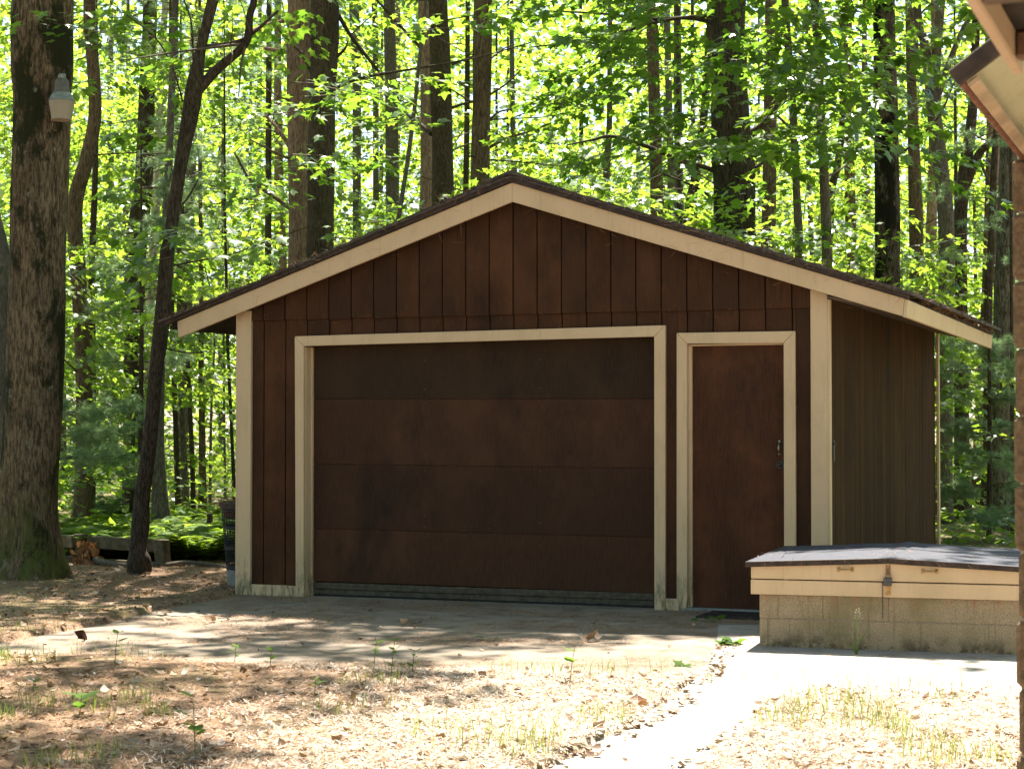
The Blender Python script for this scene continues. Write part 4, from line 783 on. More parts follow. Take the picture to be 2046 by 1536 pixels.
for ti, (label, bk, path, limbs, nl, crown) in enumerate(HERO):
    big = ti in (0,); g = np.random.default_rng(900 + ti)
    p = np.array(path, float); top = p[-1]; dirv = (p[-1, :3] - p[-2, :3]); dirv /= np.linalg.norm(dirv)
    if ti != 2:
        H = 16 if crown in ('high', 'pinehigh') else 8.8
        if top[2] < H - 1:
            ext = []
            for s in (.5, 1):
                dz = (H - top[2]) * s; ext.append([top[0] + dirv[0] * .4 * dz, top[1], top[2] + dz, top[3] * (1 - .65 * s)])
            p = np.vstack([p, ext])
    base = p[0].copy(); bx, by = base[0], base[1]; gzv = float(gz(np.array(bx), np.array(by)))
    q = p.copy(); q[:, 0] -= bx; q[:, 1] -= by
    per = 22 if big else 14 if ti == 2 else 9; c = catmull(q, per); n = 56 if big else 24 if p[0, 3] > .1 else 12
    # flared, buttressed foot
    amp = {'moss': .045, 'moss2': .10, 'pinegrey': .08, 'black': .07}.get(bk, .05)
    fl = ti * 1.7
    wb = trunk_wob(ti * 3.3, amp, 22 if big else 14)
    def wob(cc, a, wb=wb, fl=fl):
        f = wb(cc, a); z = cc[2]
        if z < .8: f = f * (1 + .16 * max(0, 1 - z / .8) ** 2 * (1 + np.sin(a * 4 + fl)))
        return f
    V, F = tube_np(c, n, wob)
    T = tag(empty('tree', (bx, by, 0)), label, 'tree')
    obj('trunk', np_mesh('trunk', V, F, BARK[bk], smooth=True), T)
    for L in limbs:
        l = np.array(L, float); l[:, 0] -= bx; l[:, 1] -= by
        # limbs leave the trunk axis and reach out towards or away from the viewer a little
        k_ = np.linspace(0, 1, len(l)) ** 1.2; l[:, 1] += k_ * (g.uniform(-.9, .9) if ti != 2 else 0)
        V, F = tube_np(catmull(l, 6), 8); obj('limb', np_mesh('limb', V, F, BARK['dark' if bk in ('moss', 'moss2', 'black') else bk], smooth=True), T)
        for _ in range(min(6, 2 * len(l))):      # side twigs
            if len(l) < 4: break
            i = g.integers(1, len(l)); s = l[i]; d = g.normal(0, 1, 3) * [.35, .35, .3]; r = s[3] * .45
            V, F = tube_np([(*s[:3], r), (*(s[:3] + d * .5 + g.normal(0, .03, 3)), r * .6), (*(s[:3] + d), r * .25)], 5); obj('twig', np_mesh('twig', V, F, TWIG), T)
    for L in limb_auto(c, g, nl):
        V, F = tube_np(L, 5); obj('limb', np_mesh('limb', V, F, BARK['dark']), T)
    ln_ = [v for s_, v in LEANS.items() if label.startswith(s_)]
    if ln_:
        obj('crown', LEAN[ln_[0]], T, (0, 0, 0), (0, 0, g.uniform(-.25, .25)))
    elif crown == 'high':
        o = obj('crown', HIGH[ti % 3], T, (0, 0, 0), (0, 0, g.uniform(-.6, .6))); s = g.uniform(.6, .85); o.scale = (s, s, 1)
    elif crown == 'under':
        o = obj('crown', UNDER[ti % 6], T, (0, 0, g.uniform(-.3, .8)), (0, 0, g.uniform(0, 6.28))); s = g.uniform(.8, 1.1); o.scale = (s, s, 1)
    elif crown == 'pinehigh':
        o = obj('crown', PINEHIGH[ti % 2], T, (0, 0, g.uniform(-.5, .6)), (0, 0, g.uniform(0, 6.28)))
    elif crown == 'mapletop':
        me = crown_mesh('maple_crown', 31, 62, 30, .115, 'maple', 2.9, 7.2, 2.3, (.5, 1.0), LEAF2, lo=.25, offset=(1.0, 0), prof=lambda h: .5 + .5 * h)
        obj('crown', me, T)
    elif crown == 'front':
        me = crown_mesh('maple_crown', 33 + ti, 130, 26, .135, 'maple', 4.1, 8.2, 2.6, (.5, 1.0), LEAF2, lo=.1, offset=(-1.3 if ti == 29 else -.5, -2.0), prof=lambda h: .6 + .4 * h)
        obj('crown', me, T)
SHORT = ['lamp tree', 'leaning grey trunk', 'crooked maple', 'stout fence trunk', 'thin stem by the lamp tree', 'flared grey trunk', 'broad dark trunk', 'pale birch', 'left slim twin', 'right slim twin', 'bare slanting stem',
 'twiggy brown stem', 'corner board stem', 'very thin stem', 'reddish pine', 'thick dark pine', 'pale grey trunk', 'thin pale stem', 'grey trunk', 'very dark pine', 'reddish trunk', 'peak trunk', 'leaning sapling',
 'pale slim stem', 'brown trunk', 'dark pole stem', 'slim grey stem', 'slanting dark stem', 'giant trunk', 'left bent maple', 'right bent maple', 'curved thin stem', 'black knotty trunk', 'straight brown trunk', 'forking grey trunk', 'wide V trunk',
 'slim eave stem', 'ridged grey pine', 'thin stem by pine sprays', 'leaning brown stem', 'wall pole']
def hx(P):
    p = min(P, key=lambda r: abs(r[2] - 2.5)); return p[0] / p[1]
HX = sorted((hx(t[2]), s) for t, s in zip(HERO, SHORT))
ORD = ['nearest', 'second', 'third', 'fourth', 'fifth', 'sixth', 'seventh', 'eighth', 'ninth', 'tenth', 'eleventh', 'twelfth']
def gap_labels(pts_, what):
    gaps = {}
    for i, (x, y) in enumerate(pts_):
        r = x / y; L = [s for v, s in HX if v <= r]; Q = [s for v, s in HX if v > r]
        key = f'left of the {Q[0]}' if not L else f'right of the {L[-1]}' if not Q else f'between {L[-1]} and {Q[0]}'
        gaps.setdefault(key, []).append((y, i))
    out = [None] * len(pts_)
    for k_, v in gaps.items():
        v.sort()
        for j, (y, i) in enumerate(v): out[i] = (f'{what} {k_}' if len(v) == 1 else f'{ORD[min(j, 11)]} {what} {k_}')
    return out
# background forest: every tree its own object, sharing a few meshes
g = np.random.default_rng(77)
BT = []
for i in range(6):
    lean = g.normal(0, .25, 2); r = (.10, .07, .14, .05, .11, .08)[i]
    c = catmull([(0, 0, -.2, r * 1.4), (0, 0, .5, r * 1.05), (lean[0] * .5, lean[1] * .5, 4, r * .9), (lean[0] * 1.2, lean[1], 8, r * .75), (lean[0] * 1.4, lean[1], 14, r * .3)], 6)
    Vs, Fs = tube_np(c, 10, trunk_wob(i * 5., .05, 8)); Vs, Fs, o = [Vs], [Fs], len(Vs)
    for L in limb_auto(c, g, 9):
        v, f = tube_np(L, 4); Vs.append(v); Fs.append(f + o); o += len(v)
    BT.append(np_mesh('forest_trunk', np.vstack(Vs), np.vstack(Fs), BARK[('grey', 'dark', 'brown', 'dark', 'pine', 'grey')[i]], smooth=True))
FARC = [crown_mesh('forest_crown', 170 + i, 80, 30, .16, 'kite', 1.8, 9.5, 2.7, (.7, 1.3), LEAF, prof=lambda h: .5 + .5 * np.sin(np.pi * np.clip(h, 0, 1) ** .7), lo=.1) for i in range(4)]
pts = []
tries = 0
while len(pts) < 62 and tries < 5000:
    tries += 1
    y = g.uniform(30, 62); x = g.uniform(-.34, .34) * y
    if abs(x) < 0 or any((x - a) ** 2 + (y - b) ** 2 < 5.5 for a, b in pts): continue
    pts.append((x, y))
BL = gap_labels(pts, 'far slender tree')
for i, (x, y) in enumerate(pts):
    kk = i % 6
    T = tag(empty('tree', (x, y, float(gz(np.array(x), np.array(y)))), g.uniform(0, 6.28)), BL[i], 'tree', 'forest trees far behind the garage')
    obj('trunk', BT[kk], T)
    if y > 36 or kk in (1, 3, 5):
        o = obj('crown', FARC[i % 4], T, (0, 0, g.uniform(-.8, 1.5)), (0, 0, g.uniform(0, 6.28))); s = g.uniform(.75, 1.15); o.scale = (s, s, 1)
# understory saplings nearer the clearing
SAPM = [crown_mesh('sapling_crown', 210 + i, 60, 26, .10, 'maple', .5, 3.6, 1.15, (.4, .8), LEAF, prof=lambda h: .55 + .45 * np.sin(np.pi * h), lo=.05) for i in range(3)]
SAPT = []
for i in range(3):
    v, f = tube_np(catmull([(0, 0, -.1, .022), (g.normal(0, .05), 0, 1.2, .017), (g.normal(0, .15), g.normal(0, .1), 2.6, .011), (g.normal(0, .2), 0, 3.8, .003)], 5), 7); SAPT.append(np_mesh('sapling_stem', v, f, BARK['grey'], smooth=True))
sap = [(-5.6, 22, 1), (-4.9, 25, 1.1), (-6.4, 26, 1.2), (-5.0, 31, 1.3), (-7.5, 30, 1.3),
       (.9, 22.3, 1.12), (1.9, 22.6, 1.05), (2.7, 22.0, 1.0), (3.5, 22.8, 1.05), (4.3, 22.6, 1.0), (5.2, 24.5, 1.05), (2.2, 24.5, 1.25), (3.9, 25, 1.25), (-.9, 25.6, 1.25), (-2.0, 26.5, 1.3), (.2, 26, 1.3), (1.2, 25.5, 1.3),
       (6.6, 28, 1.1), (7.4, 31, 1.2)]
SLB = gap_labels([(x, y) for x, y, s in sap], 'leafy sapling')
for i, (x, y, s) in enumerate(sap):
    left = x < -2.7; where = 'left of the garage' if left else 'right of the garage' if x > 5.0 else 'behind the garage roof'
    T = tag(empty('sapling', (x, y, 0), g.uniform(0, 6.28)), SLB[i], 'sapling', 'understory saplings ' + where); T.scale = (s, s, s)
    obj('trunk', SAPT[i % 3], T); obj('crown', SAPM[i % 3], T)
# young white pines with long soft needles
def young_pine(x, y, h, brs, label, dens=24, nn=24):
    T = tag(empty('young_pine', (x, y, 0)), label, 'pine')
    v, f = tube_np(catmull([(0, 0, -.1, .035), (0.02, 0, h * .5, .025), (0, 0, h, .006)], 6), 8); obj('trunk', np_mesh('trunk', v, f, BARK['dark'], smooth=True), T)
    for b in brs:
        obj('bough', needle_mesh('bough', [b], np.random.default_rng(int(abs(b[1][2]) * 100 + abs(b[1][0]) * 37)), dens, .10, nn, .0021), T)
def rad(zs, R_, g, a0, a1, k_=3):
    o = []
    for z in zs:
        for _ in range(k_):
            a = g.uniform(a0, a1); L = R_ * g.uniform(.6, 1.1); o.append(((0, 0, z), (L * math.cos(a), L * math.sin(a), z + g.uniform(-.12, .12))))
    return o
gp = np.random.default_rng(15)
young_pine(5.75, 22.6, 3.4, rad((.35, .7, 1.05, 1.4, 1.75, 2.1, 2.4), .85, gp, 0, 6.28, 4), 'soft-needled young white pine between garage back corner and block wall', 34, 30)
young_pine(-5.05, 20.6, 3.2, rad((1.05, 1.3, 1.55), 1.0, gp, -1.2, 1.2, 4) + rad((1.9, 2.2, 2.6), .8, gp, 0, 6.28, 2), 'young white pine with pale drooping boughs right of the lamp tree')
young_pine(-4.5, 22.6, 5.2, rad((3.9, 4.3, 4.7), .9, gp, -1, 1.2, 4) + rad((2.2, 2.8, 3.3), .8, gp, 0, 6.28, 3), 'taller young pine with pale needle tufts left of the crooked maple')
young_pine(-5.0, 24.6, 2.6, rad((.4, .8, 1.3, 1.8), .7, gp, 0, 6.28, 3), 'small bushy pine low between the lamp tree and the stout fence trunk')
# far-off wood, forest floor plants, ferns
def clustered(n, g, xr, yr, zr_, sc, thr):
    P = np.stack([g.uniform(*xr, n), g.uniform(*yr, n), g.uniform(0, 1, n) ** .8 * zr_], 1)
    v = vnoise(P[:, 0] + P[:, 1] * .3, P[:, 2], sc, 4) * .6 + vnoise(P[:, 0], P[:, 2] + P[:, 1], sc * 3, 6) * .4
    return P[v > thr]
g = np.random.default_rng(3)
P = clustered(120000, g, (-50, 50), (62, 84), 19, .35, .36)
V, F = leaves(P, unit(g.normal(0, 1, P.shape)), np.abs(g.normal(0, .5, P.shape)) * [1, 1, 1] + [0, 0, .6], .34 * g.uniform(.6, 1.3, len(P)), 'kite')
tag(obj('distant_woods', np_mesh('distant_woods', V, F, LEAF)), kind='stuff')
# unseen woods behind and beside the viewer, added to hold back sky light
n = 52000; a = g.uniform(0, 2 * np.pi, n); rr_ = g.uniform(15, 26, n); P = np.stack([rr_ * np.sin(a), 3 + rr_ * np.cos(a), g.uniform(0, 1, n) * 21], 1)
keep = ~((np.abs(P[:, 0]) < .42 * P[:, 1] + 3.5) & (P[:, 1] > 0)) & (vnoise(a * 6, P[:, 2], .6, 77) > .3); P = P[keep]
V, F = leaves(P, unit(g.normal(0, 1, P.shape)), np.abs(g.normal(0, .5, P.shape)) + [0, 0, .6], .42 * g.uniform(.6, 1.3, len(P)), 'kite')
tag(obj('unseen_woods', np_mesh('unseen_woods', V, F, LEAF)), kind='stuff')
P = np.stack([g.uniform(-.36, .36, 30000), 19.5 + 50 * g.uniform(0, 1, 30000) ** 1.3, g.uniform(0, 1, 30000) ** 1.6], 1); P[:, 0] *= P[:, 1]
inb = (P[:, 1] < 21.2) & (P[:, 0] > -2.9); P = P[~inb]
P[:, 2] = P[:, 2] * np.clip((P[:, 1] - 19) / 8, .15, .9) * (.3 + vnoise(P[:, 0], P[:, 1], .6, 2)) + gz(P[:, 0], P[:, 1])
V, F = leaves(P, unit(g.normal(0, 1, P.shape) * [1, 1, .3]), g.normal(0, .35, P.shape) + [0, 0, 1], (.07 + .0025 * P[:, 1]) * g.uniform(.6, 1.3, len(P)), 'kite')
tag(obj('undergrowth', np_mesh('undergrowth', V, F, LEAF)), kind='stuff')
VV, FF, o = [], [], 0
for _ in range(210):
    x = g.uniform(-5.3, -2.2); y = 19.2 + 7 * g.random() ** 1.3
    if x > -2.9 and y < 20.6: y += 1.4
    for j in range(7):
        a = g.uniform(0, 6.283); L = g.uniform(.28, .52); t = np.linspace(.12, 1, 12)
        d = np.array([math.cos(a), math.sin(a), 0]); sd = np.array([-d[1], d[0], 0])
        c = np.array([x, y, 0]) + d * (t[:, None] * L) + np.array([0, 0, 1.]) * (np.sin(t * 2.2)[:, None] * L * .62)
        for s in (-1, 1):
            T = sd * s + d * .5 + g.normal(0, .1, (12, 3)); N = np.array([0, 0, 1.]) - d * .2 + g.normal(0, .15, (12, 3))
            v, f = leaves(c, T, N, L * .33 * np.sin(np.clip(1.12 - t, .05, 1) * 2.2) + .01, 'kite'); VV.append(v); FF.append(f + o); o += len(v)
tag(obj('fern_patch', np_mesh('fern_patch', np.vstack(VV), np.vstack(FF), FERN)), kind='stuff')
# dead brown oak leaves hung up on the fence post
OK_ = tag(empty('dead_oak_spray', (-4.20, 18.62, 0)), 'bunch of dead brown oak leaves drooping against the left fence post', 'dead leaves')
g = np.random.default_rng(21); P = g.normal(0, 1, (70, 3)) * [.055, .04, .07] + [0, 0, .17]; P[:, 0] *= (1.6 - P[:, 2] * 2.5)
V, F = leaves(P, g.normal(0, .5, (70, 3)) + [0, 0, -1.3], g.normal(0, .5, (70, 3)) + [0, -1, .1], .10 * g.uniform(.7, 1.3, 70), 'oval'); obj('leaf_bunch', np_mesh('leaf_bunch', V, F, DEADBROWN), OK_)
V, F = tube_np([(-.05, .05, .02, .006), (-.02, .02, .2, .005), (.0, 0, .32, .003)], 5); obj('stem', np_mesh('stem', V, F, TWIG), OK_)

# ---------------------------------------------------------------- yard lamp on the big trunk
LM = tag(empty('yard_lamp', (-4.03, 16.68, 4.14)), 'grey yard light with ribbed collar and cloudy lens on the big left trunk', 'lamp')
MB().lathe([(.030, .415), (.034, .40), (.034, .375), (.028, .37)], 16).build('photocell', STEEL, LM, smooth=True)
MB().lathe([(.042, .372), (.060, .355), (.064, .30), (.072, .235), (.070, .23)], 28).build('housing', HOUSING, LM, smooth=True)
col = MB(); nfl = 72; rings = []
for r, z, am in ((.074, .245, 0), (.088, .225, .004), (.108, .180, .005), (.118, .172, .001), (.116, .168, 0)):
    rings.append([col.bm.verts.new(((r + am * (i % 2)) * math.cos(2 * math.pi * i / nfl), (r + am * (i % 2)) * math.sin(2 * math.pi * i / nfl), z)) for i in range(nfl)])
for A, B in zip(rings, rings[1:]):
    for i in range(nfl): col.bm.faces.new((A[i], A[(i + 1) % nfl], B[(i + 1) % nfl], B[i]))
col.build('ribbed_collar', STEEL, LM)
k = NT('cloudy lens'); b = k.n('ShaderNodeBsdfPrincipled'); b.inputs['Base Color'].default_value = (.55, .47, .36, 1); b.inputs['Roughness'].default_value = .35; b.inputs['Transmission Weight'].default_value = .25
t = k.n('ShaderNodeBsdfTranslucent'); t.inputs[0].default_value = (.6, .5, .38, 1); mx = k.n('ShaderNodeMixShader'); mx.inputs[0].default_value = .4; k.l(b.outputs[0], mx.inputs[1]); k.l(t.outputs[0], mx.inputs[2]); k.l(mx.outputs[0], k.out.inputs[0])
MB().lathe([(.1145, .17), (.112, .15), (.094, .04), (.089, .012), (.092, .0), (.086, .0), (.084, .012), (.089, .04), (.107, .15)], 32, cap=False).build('lens', k.m, LM, smooth=True)
MB().lathe([(.012, .16), (.03, .12), (.034, .07), (.022, .035), (.001, .02)], 14).build('bulb', plain('frosted bulb', (.7, .6, .45), .3, .1), LM, smooth=True)
MB().tube([(-.04, .02, .27), (-.10, .10, .27), (-.14, .20, .26)], [.016, .016, .016], 8).box(-.16, -.10, .10, .16, .22, .32, .006).build('bracket', HOUSING, LM)
MB().tube([(-.085, -.02, .045), (-.088, -.03, .0), (-.072, -.03, -.03), (-.078, -.03, -.075), (-.055, -.03, -.098), (-.035, -.03, -.092)], .003, 5).build('frayed_wire', CORD, LM)

# ---------------------------------------------------------------- litter, grass, weeds
g = np.random.default_rng(40)
def scatter(n, xr, yr): return g.uniform(*xr, n), g.uniform(*yr, n)
def frame_pts(n, y0, y1, p=1.0):
    """points on the ground spread over the part of the yard the view covers (a wedge widening with distance)"""
    y = y0 + (y1 - y0) * g.uniform(0, 1, n) ** p; x = g.uniform(-.31, .31, n) * y; return x, y
GCL = lambda x, y: (~((x > -2.2) & (y > 15.0 + (-x - 2.2) * 0)) ) & (y < 19.5)
def inside_build(x, y):
    lx = (x + 2.2833) * math.cos(.3718) - (y - 15.6791) * math.sin(.3718); ly = (x + 2.2833) * math.sin(.3718) + (y - 15.6791) * math.cos(.3718)
    bx_ = (x - 1.57) * math.cos(.29) - (y - 11.9) * math.sin(.29); by_ = (x - 1.57) * math.sin(.29) + (y - 11.9) * math.cos(.29)
    return ((lx > -.02) & (ly > -.05)) | ((bx_ > -.02) & (bx_ < 1.7) & (by_ > -.02) & (by_ < 1.6)) | ((x > 1.5 + .39 * (y - 5.6)) & (x > 1.5 - 2.4 * (y - 5.6)) & (y < 9))
def surf(x, y): return np.where(inpoly(WALK, x, y), .008, np.where(inpoly(DRIVE, x, y), .003, gz(x, y)))
def litter(name, n, y0, y1, keep, size, mat, kind='dry', tilt=.35, p=1.0, lift=0):
    x, y = frame_pts(n, y0, y1, p); m = keep(x, y) & ~inside_build(x, y); x, y = x[m], y[m]
    P = np.stack([x, y, surf(x, y) + lift], 1); a = g.uniform(0, 6.283, len(x)); T = np.stack([np.cos(a), np.sin(a), g.normal(0, tilt * .6, len(x))], 1)
    V, F = leaves(P, T, g.normal(0, tilt, P.shape) + [0, 0, 1], size * g.uniform(.5, 1.3, len(x)), kind)
    tag(obj(name, np_mesh(name, V, F, mat)), kind='stuff')
off = lambda x, y: ~paved(x, y)
edge = lambda x, y: paved(x, y) & (g.random(len(x)) < .10 + .5 * (vnoise(x, y, 1.3, 8) > .62)) & ~inpoly(WALK, x, y)
litter('leaf_litter', 5500, 7.0, 19.5, lambda x, y: off(x, y) & (vnoise(x, y, .9, 12) > .3), .055, DRY, tilt=.3)
litter('leaf_crumbs', 22000, 7.0, 17, lambda x, y: off(x, y), .022, DRY, kind='kite', tilt=.3)
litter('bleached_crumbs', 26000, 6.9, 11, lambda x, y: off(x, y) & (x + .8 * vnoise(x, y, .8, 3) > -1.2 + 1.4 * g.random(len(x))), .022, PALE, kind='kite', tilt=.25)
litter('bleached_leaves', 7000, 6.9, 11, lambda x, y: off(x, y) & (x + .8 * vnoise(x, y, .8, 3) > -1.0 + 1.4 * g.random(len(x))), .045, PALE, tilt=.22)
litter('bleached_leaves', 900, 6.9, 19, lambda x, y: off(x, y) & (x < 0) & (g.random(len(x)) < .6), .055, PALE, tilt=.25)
litter('driveway_leaves', 2600, 10, 16, lambda x, y: edge(x, y) & (g.random(len(x)) < .3), .045, DRY, tilt=.2)
litter('walkway_leaves', 140, 7, 10.4, lambda x, y: inpoly(WALK, x, y), .03, DRY, tilt=.3)
def needles(name, n, y0, y1, keep, mat, ln=.085, w=.0011, lift=.004):
    x, y = frame_pts(n, y0, y1); m = keep(x, y) & ~inside_build(x, y); x, y = x[m], y[m]
    P = np.stack([x, y, surf(x, y) + lift + g.uniform(0, .014, len(x)) * ~paved(x, y)], 1); a = g.uniform(0, 6.283, len(x)); D_ = np.stack([np.cos(a), np.sin(a), g.normal(0, .12, len(x))], 1) * (ln * g.uniform(.6, 1.3, len(x)))[:, None]
    s = np.stack([-np.sin(a), np.cos(a), np.zeros(len(x))], 1) * w
    mid = P + D_ * .5 + np.stack([g.normal(0, .006, len(x)), g.normal(0, .006, len(x)), g.uniform(0, .01, len(x))], 1)
    V = np.stack([P - s, P + s, mid + s, mid - s, P + D_], 1).reshape(-1, 3); o = np.arange(len(x)) * 5
    F = np.concatenate([np.stack([o, o + 1, o + 2], 1), np.stack([o, o + 2, o + 3], 1), np.stack([o + 3, o + 2, o + 4], 1)])
    tag(obj(name, np_mesh(name, V, F, mat)), kind='stuff')
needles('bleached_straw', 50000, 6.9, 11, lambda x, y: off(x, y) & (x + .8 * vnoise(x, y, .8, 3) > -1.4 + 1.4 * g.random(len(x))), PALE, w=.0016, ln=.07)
needles('pine_needles', 90000, 7.0, 18.8, lambda x, y: off(x, y) & (vnoise(x, y, .7, 31) + g.random(len(x)) * .5 > .55), STRAW, w=.0014)
needles('driveway_needles', 60000, 10.2, 15.6, lambda x, y: paved(x, y) & ~inpoly(WALK, x, y) & (vnoise(x, y * 2.2, 1.2, 17) * .8 + vnoise(x, y, 5, 2) * .35 + .22 * (y > 12.9 - .39 * x) > .66), STRAW, ln=.06, w=.0013)
def grass(name, n, y0, y1, keep, h, mat=GRASS, w=.0022):
    x, y = frame_pts(n, y0, y1); m = keep(x, y) & ~inside_build(x, y); x, y = x[m], y[m]; n = len(x)
    hh = h * g.uniform(.4, 1.3, n); a = g.uniform(0, 6.283, n); ln = np.stack([np.cos(a), np.sin(a)], 1) * (hh * g.uniform(.1, .7, n))[:, None]
    P = np.stack([x, y, surf(x, y) - .004], 1); b = g.uniform(0, 6.283, n); s = np.stack([np.cos(b), np.sin(b), 0 * b], 1) * w
    m1 = P + np.concatenate([ln * .3, (hh * .6)[:, None]], 1); t = P + np.concatenate([ln, hh[:, None]], 1)
    V = np.stack([P - s, P + s, m1 + s * .8, m1 - s * .8, t], 1).reshape(-1, 3); o = np.arange(n) * 5
    F = np.concatenate([np.stack([o, o + 1, o + 2], 1), np.stack([o, o + 2, o + 3], 1), np.stack([o + 3, o + 2, o + 4], 1)])
    tag(obj(name, np_mesh(name, V, F, mat)), kind='stuff')
grass('grass', 18000, 6.9, 11.4, lambda x, y: off(x, y) & (vnoise(x, y, 1.7, 51) * .7 + vnoise(x, y, 6, 52) * .5 > .80), .085)
grass('grass', 7000, 7.2, 10.4, lambda x, y: off(x, y) & (np.hypot(x - 1.42, (y - 8.9) * .6) < .42) | (np.hypot(x + .1, (y - 8.2) * .8) < .35) & off(x, y) & (g.random(len(x)) < .5), .12)
grass('grass', 5000, 11.5, 15.5, lambda x, y: off(x, y) & (x < -2.2) & (vnoise(x, y, 1.5, 61) > .45), .05)
grass('edge_grass', 5000, 9.4, 11.6, lambda x, y: (np.abs(y - np.interp(x, [-3.2, -2.2, -1.1, 0, 1, 2.6], [11.4, 11.2, 10.72, 10.42, 10.3, 9.75])) < .10) & (vnoise(x, y, 3, 66) > .45), .10)
rim = lambda x, y: inpoly(WALK, x, y) & ~(inpoly(WALK, x + .13, y) & inpoly(WALK, x - .13, y) & inpoly(WALK, x, y + .1) & inpoly(WALK, x, y - .1)) & (vnoise(x, y, 3.5, 5) + .5 * g.random(len(x)) > .55)
litter('edge_crumbs', 30000, 6.9, 12, rim, .024, PALE, kind='kite', tilt=.2)
litter('edge_leaves', 9000, 6.9, 12, rim, .045, DRY, tilt=.25)
needles('slab_straw', 9000, 9.0, 13, lambda x, y: inpoly(WALK, x, y) & (y > 9.4) & (vnoise(x, y * 2, 1.5, 8) > .4), STRAW, ln=.05)
def weed(x, y, h, label, n=8, size=.05, kind='oval', mat=WEEDL, lean=.1, name='weed'):
    T = tag(empty(name, (x, y, float(surf(np.array([x]), np.array([y]))[0]))), label, 'weed')
    V, F = tube_np([(0, 0, -.02, .0028), (lean * h * .4, 0, h * .5, .0024), (lean * h, 0, h, .0012)], 5); obj('stem', np_mesh('stem', V, F, GRASS), T)
    t = g.uniform(.25, 1, n); a = np.arange(n) * 2.4 + g.uniform(0, 6); P = np.stack([lean * h * t, 0 * t, h * t], 1)
    TT = np.stack([np.cos(a), np.sin(a), g.uniform(.1, .7, n)], 1); V, F = leaves(P, TT, np.stack([-.4 * np.cos(a), -.4 * np.sin(a), np.ones(n)], 1), size * g.uniform(.7, 1.2, n), kind)
    obj('foliage', np_mesh('foliage', V, F, mat), T)
weed(.31, 10.06, .20, 'upright two-leaved seedling at the driveway edge, left of the walk', 4, .11, lean=.15, name='seedling')
weed(-.76, 10.27, .19, 'leafy weed with pale top, left stem of the clump at the driveway edge', 12, .055)
weed(-.66, 10.25, .21, 'leafy weed with pale top, right stem of the clump at the driveway edge', 13, .055)
weed(-.55, 10.35, .13, 'short spreading weed just right of the leafy clump', 9, .05)
weed(-1.37, 10.62, .12, 'small whitish-topped weed between left grass and the leafy clump', 8, .05)
weed(-2.04, 8.86, .10, 'four-leaved bright seedling in the left needle litter', 5, .10, name='seedling')
weed(-1.30, 7.72, .26, 'tall thin-leaved weed at the bottom edge left of the middle', 9, .09, lean=-.05)
weed(-2.25, 10.62, .20, 'tall pale-stemmed weed by the driveway edge at the left', 7, .07)
weed(-1.62, 10.95, .12, 'feathery low weed at the driveway edge below the dark leaf', 9, .05)
weed(-2.45, 9.6, .07, 'small seedling at the left edge of the photo in needle litter', 5, .06, name='seedling')
weed(-1.0, 9.5, .09, 'spindly seedling in the left dappled litter', 6, .05, name='seedling')
def stalk(x, y, h, label):
    T = tag(empty('grass_stalk', (x, y, 0)), label, 'grass stalk')
    V, F = tube_np(catmull([(0, 0, -.02, .003), (-.004, 0, h * .5, .003), (.012, 0, h, .0015)], 5), 5); obj('stem', np_mesh('stem', V, F, FERN), T)
    n = 40; t = g.uniform(.76, 1.0, n); a = g.uniform(0, 6.283, n); P = np.stack([.012 * t + np.sign(np.cos(a * 1.)) * g.uniform(0, 1, n) * .022 * (1.08 - t) * 4, np.sin(a) * .006, h * t], 1)
    V, F = leaves(P, np.stack([np.cos(a), np.sin(a), np.ones(n)], 1), g.normal(0, 1, (n, 3)), .008 * g.uniform(.7, 1.2, n), 'oval'); obj('seed_head', np_mesh('seed_head', V, F, PALE), T)
    for s, hh in ((1, .16), (-1, .10)):
        V, F = tube_np(catmull([(0, 0, 0, .004), (s * .02, 0, hh * .5, .004), (s * .075, 0, hh, .001)], 5), 4); obj('blade', np_mesh('blade', V, F, FERN), T)
stalk(2.10, 11.44, .29, 'tall seeding grass stalk in front of the block face of the well box')
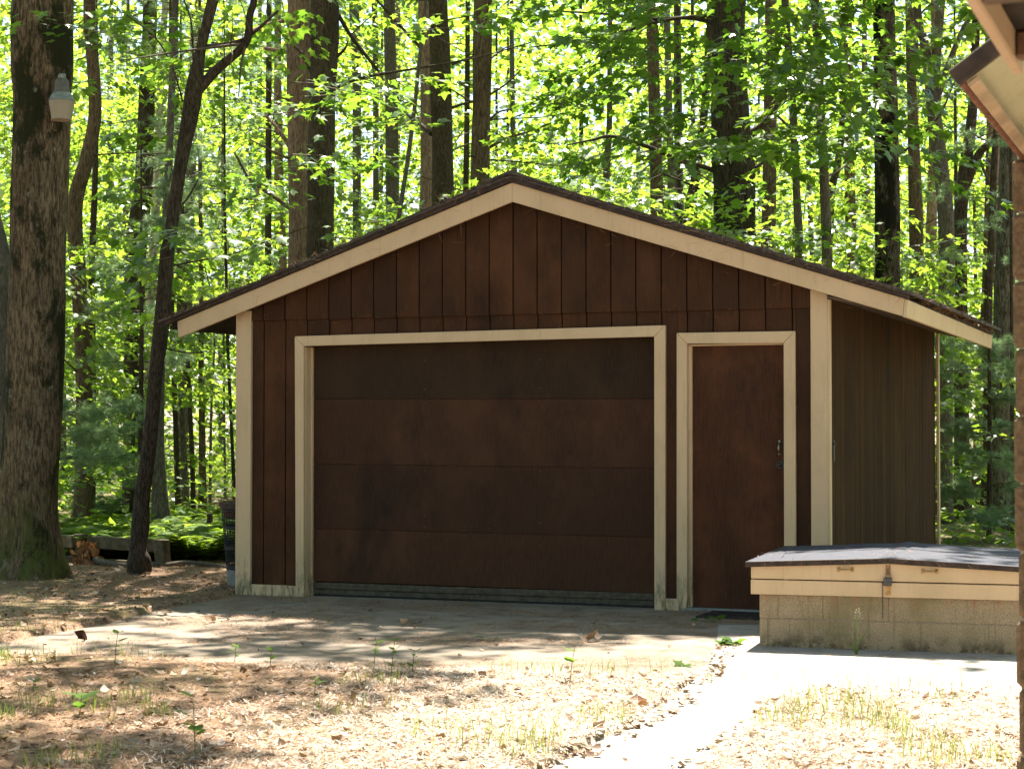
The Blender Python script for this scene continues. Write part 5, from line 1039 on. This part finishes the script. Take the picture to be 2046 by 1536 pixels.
# loose leaves and sprigs on the paving
def leafbit(x, y, label, size, mat, n=3, cat='leaf', name='dead_leaf', sp=.02, kind='dry', z=0):
    zz = float(surf(np.array([x]), np.array([y]))[0]) + z
    P = g.normal(0, 1, (n, 3)) * [sp, sp, .3 * sp]; P[:, 2] = np.abs(P[:, 2]) + .004; a = g.uniform(0, 6.28, n)
    V, F = leaves(P, np.stack([np.cos(a), np.sin(a), g.uniform(-.05, .5, n)], 1), g.normal(0, .5, (n, 3)) + [0, 0, 1], size * g.uniform(.8, 1.2, n), kind)
    tag(obj(name, np_mesh(name, V, F, mat), None, (x, y, zz)), label, cat)
DKL = leafmat('dark curled leaf', (.035, .016, .010), (.06, .028, .018), (.03, .01, .005), (.05, .02, .01), .1, .95, .03)
leafbit(-2.80, 12.33, 'dark curled dead leaf lying on the driveway at the left', .10, DKL, 2, sp=.008)
leafbit(.53, 12.2, 'grey brown curled leaf on the driveway before the overhead door', .10, DRY, 3)
leafbit(-2.17, 13.41, 'pale dead leaf clump on the driveway nearest the left garage corner', .09, DRY, 4)
leafbit(1.42, 13.42, 'fresh green leaf sprig lying at the left edge of the door mat', .07, WEEDL, 9, 'leaf sprig', 'leaf_sprig', .028, 'oval', .012)
leafbit(1.38, 11.98, 'fresh green fallen sprig beside the left corner of the well box', .085, WEEDL, 14, 'leaf sprig', 'leaf_sprig', .03, 'maple')
leafbit(-.15, 12.3, 'small green leaf lying on the driveway in the middle', .07, WEEDL, 2, 'leaf', 'green_leaf', .02, 'maple')
leafbit(-.72, 13.2, 'pale fallen leaf on the shaded driveway near the overhead door', .08, PALE, 2)
leafbit(-.78, 9.2, 'reddish brown oak leaf on the bright litter left of the walk', .08, DEADBROWN, 2, sp=.01)
leafbit(.66, 9.22, 'dark brown curled leaf in the dry grass left of the pale walk', .06, DEADBROWN, 3, sp=.012)
leafbit(1.03, 10.9, 'yellow green leaf on the sunny driveway right of the seedling', .09, WEEDL, 2, 'leaf', 'green_leaf', .02, 'maple')
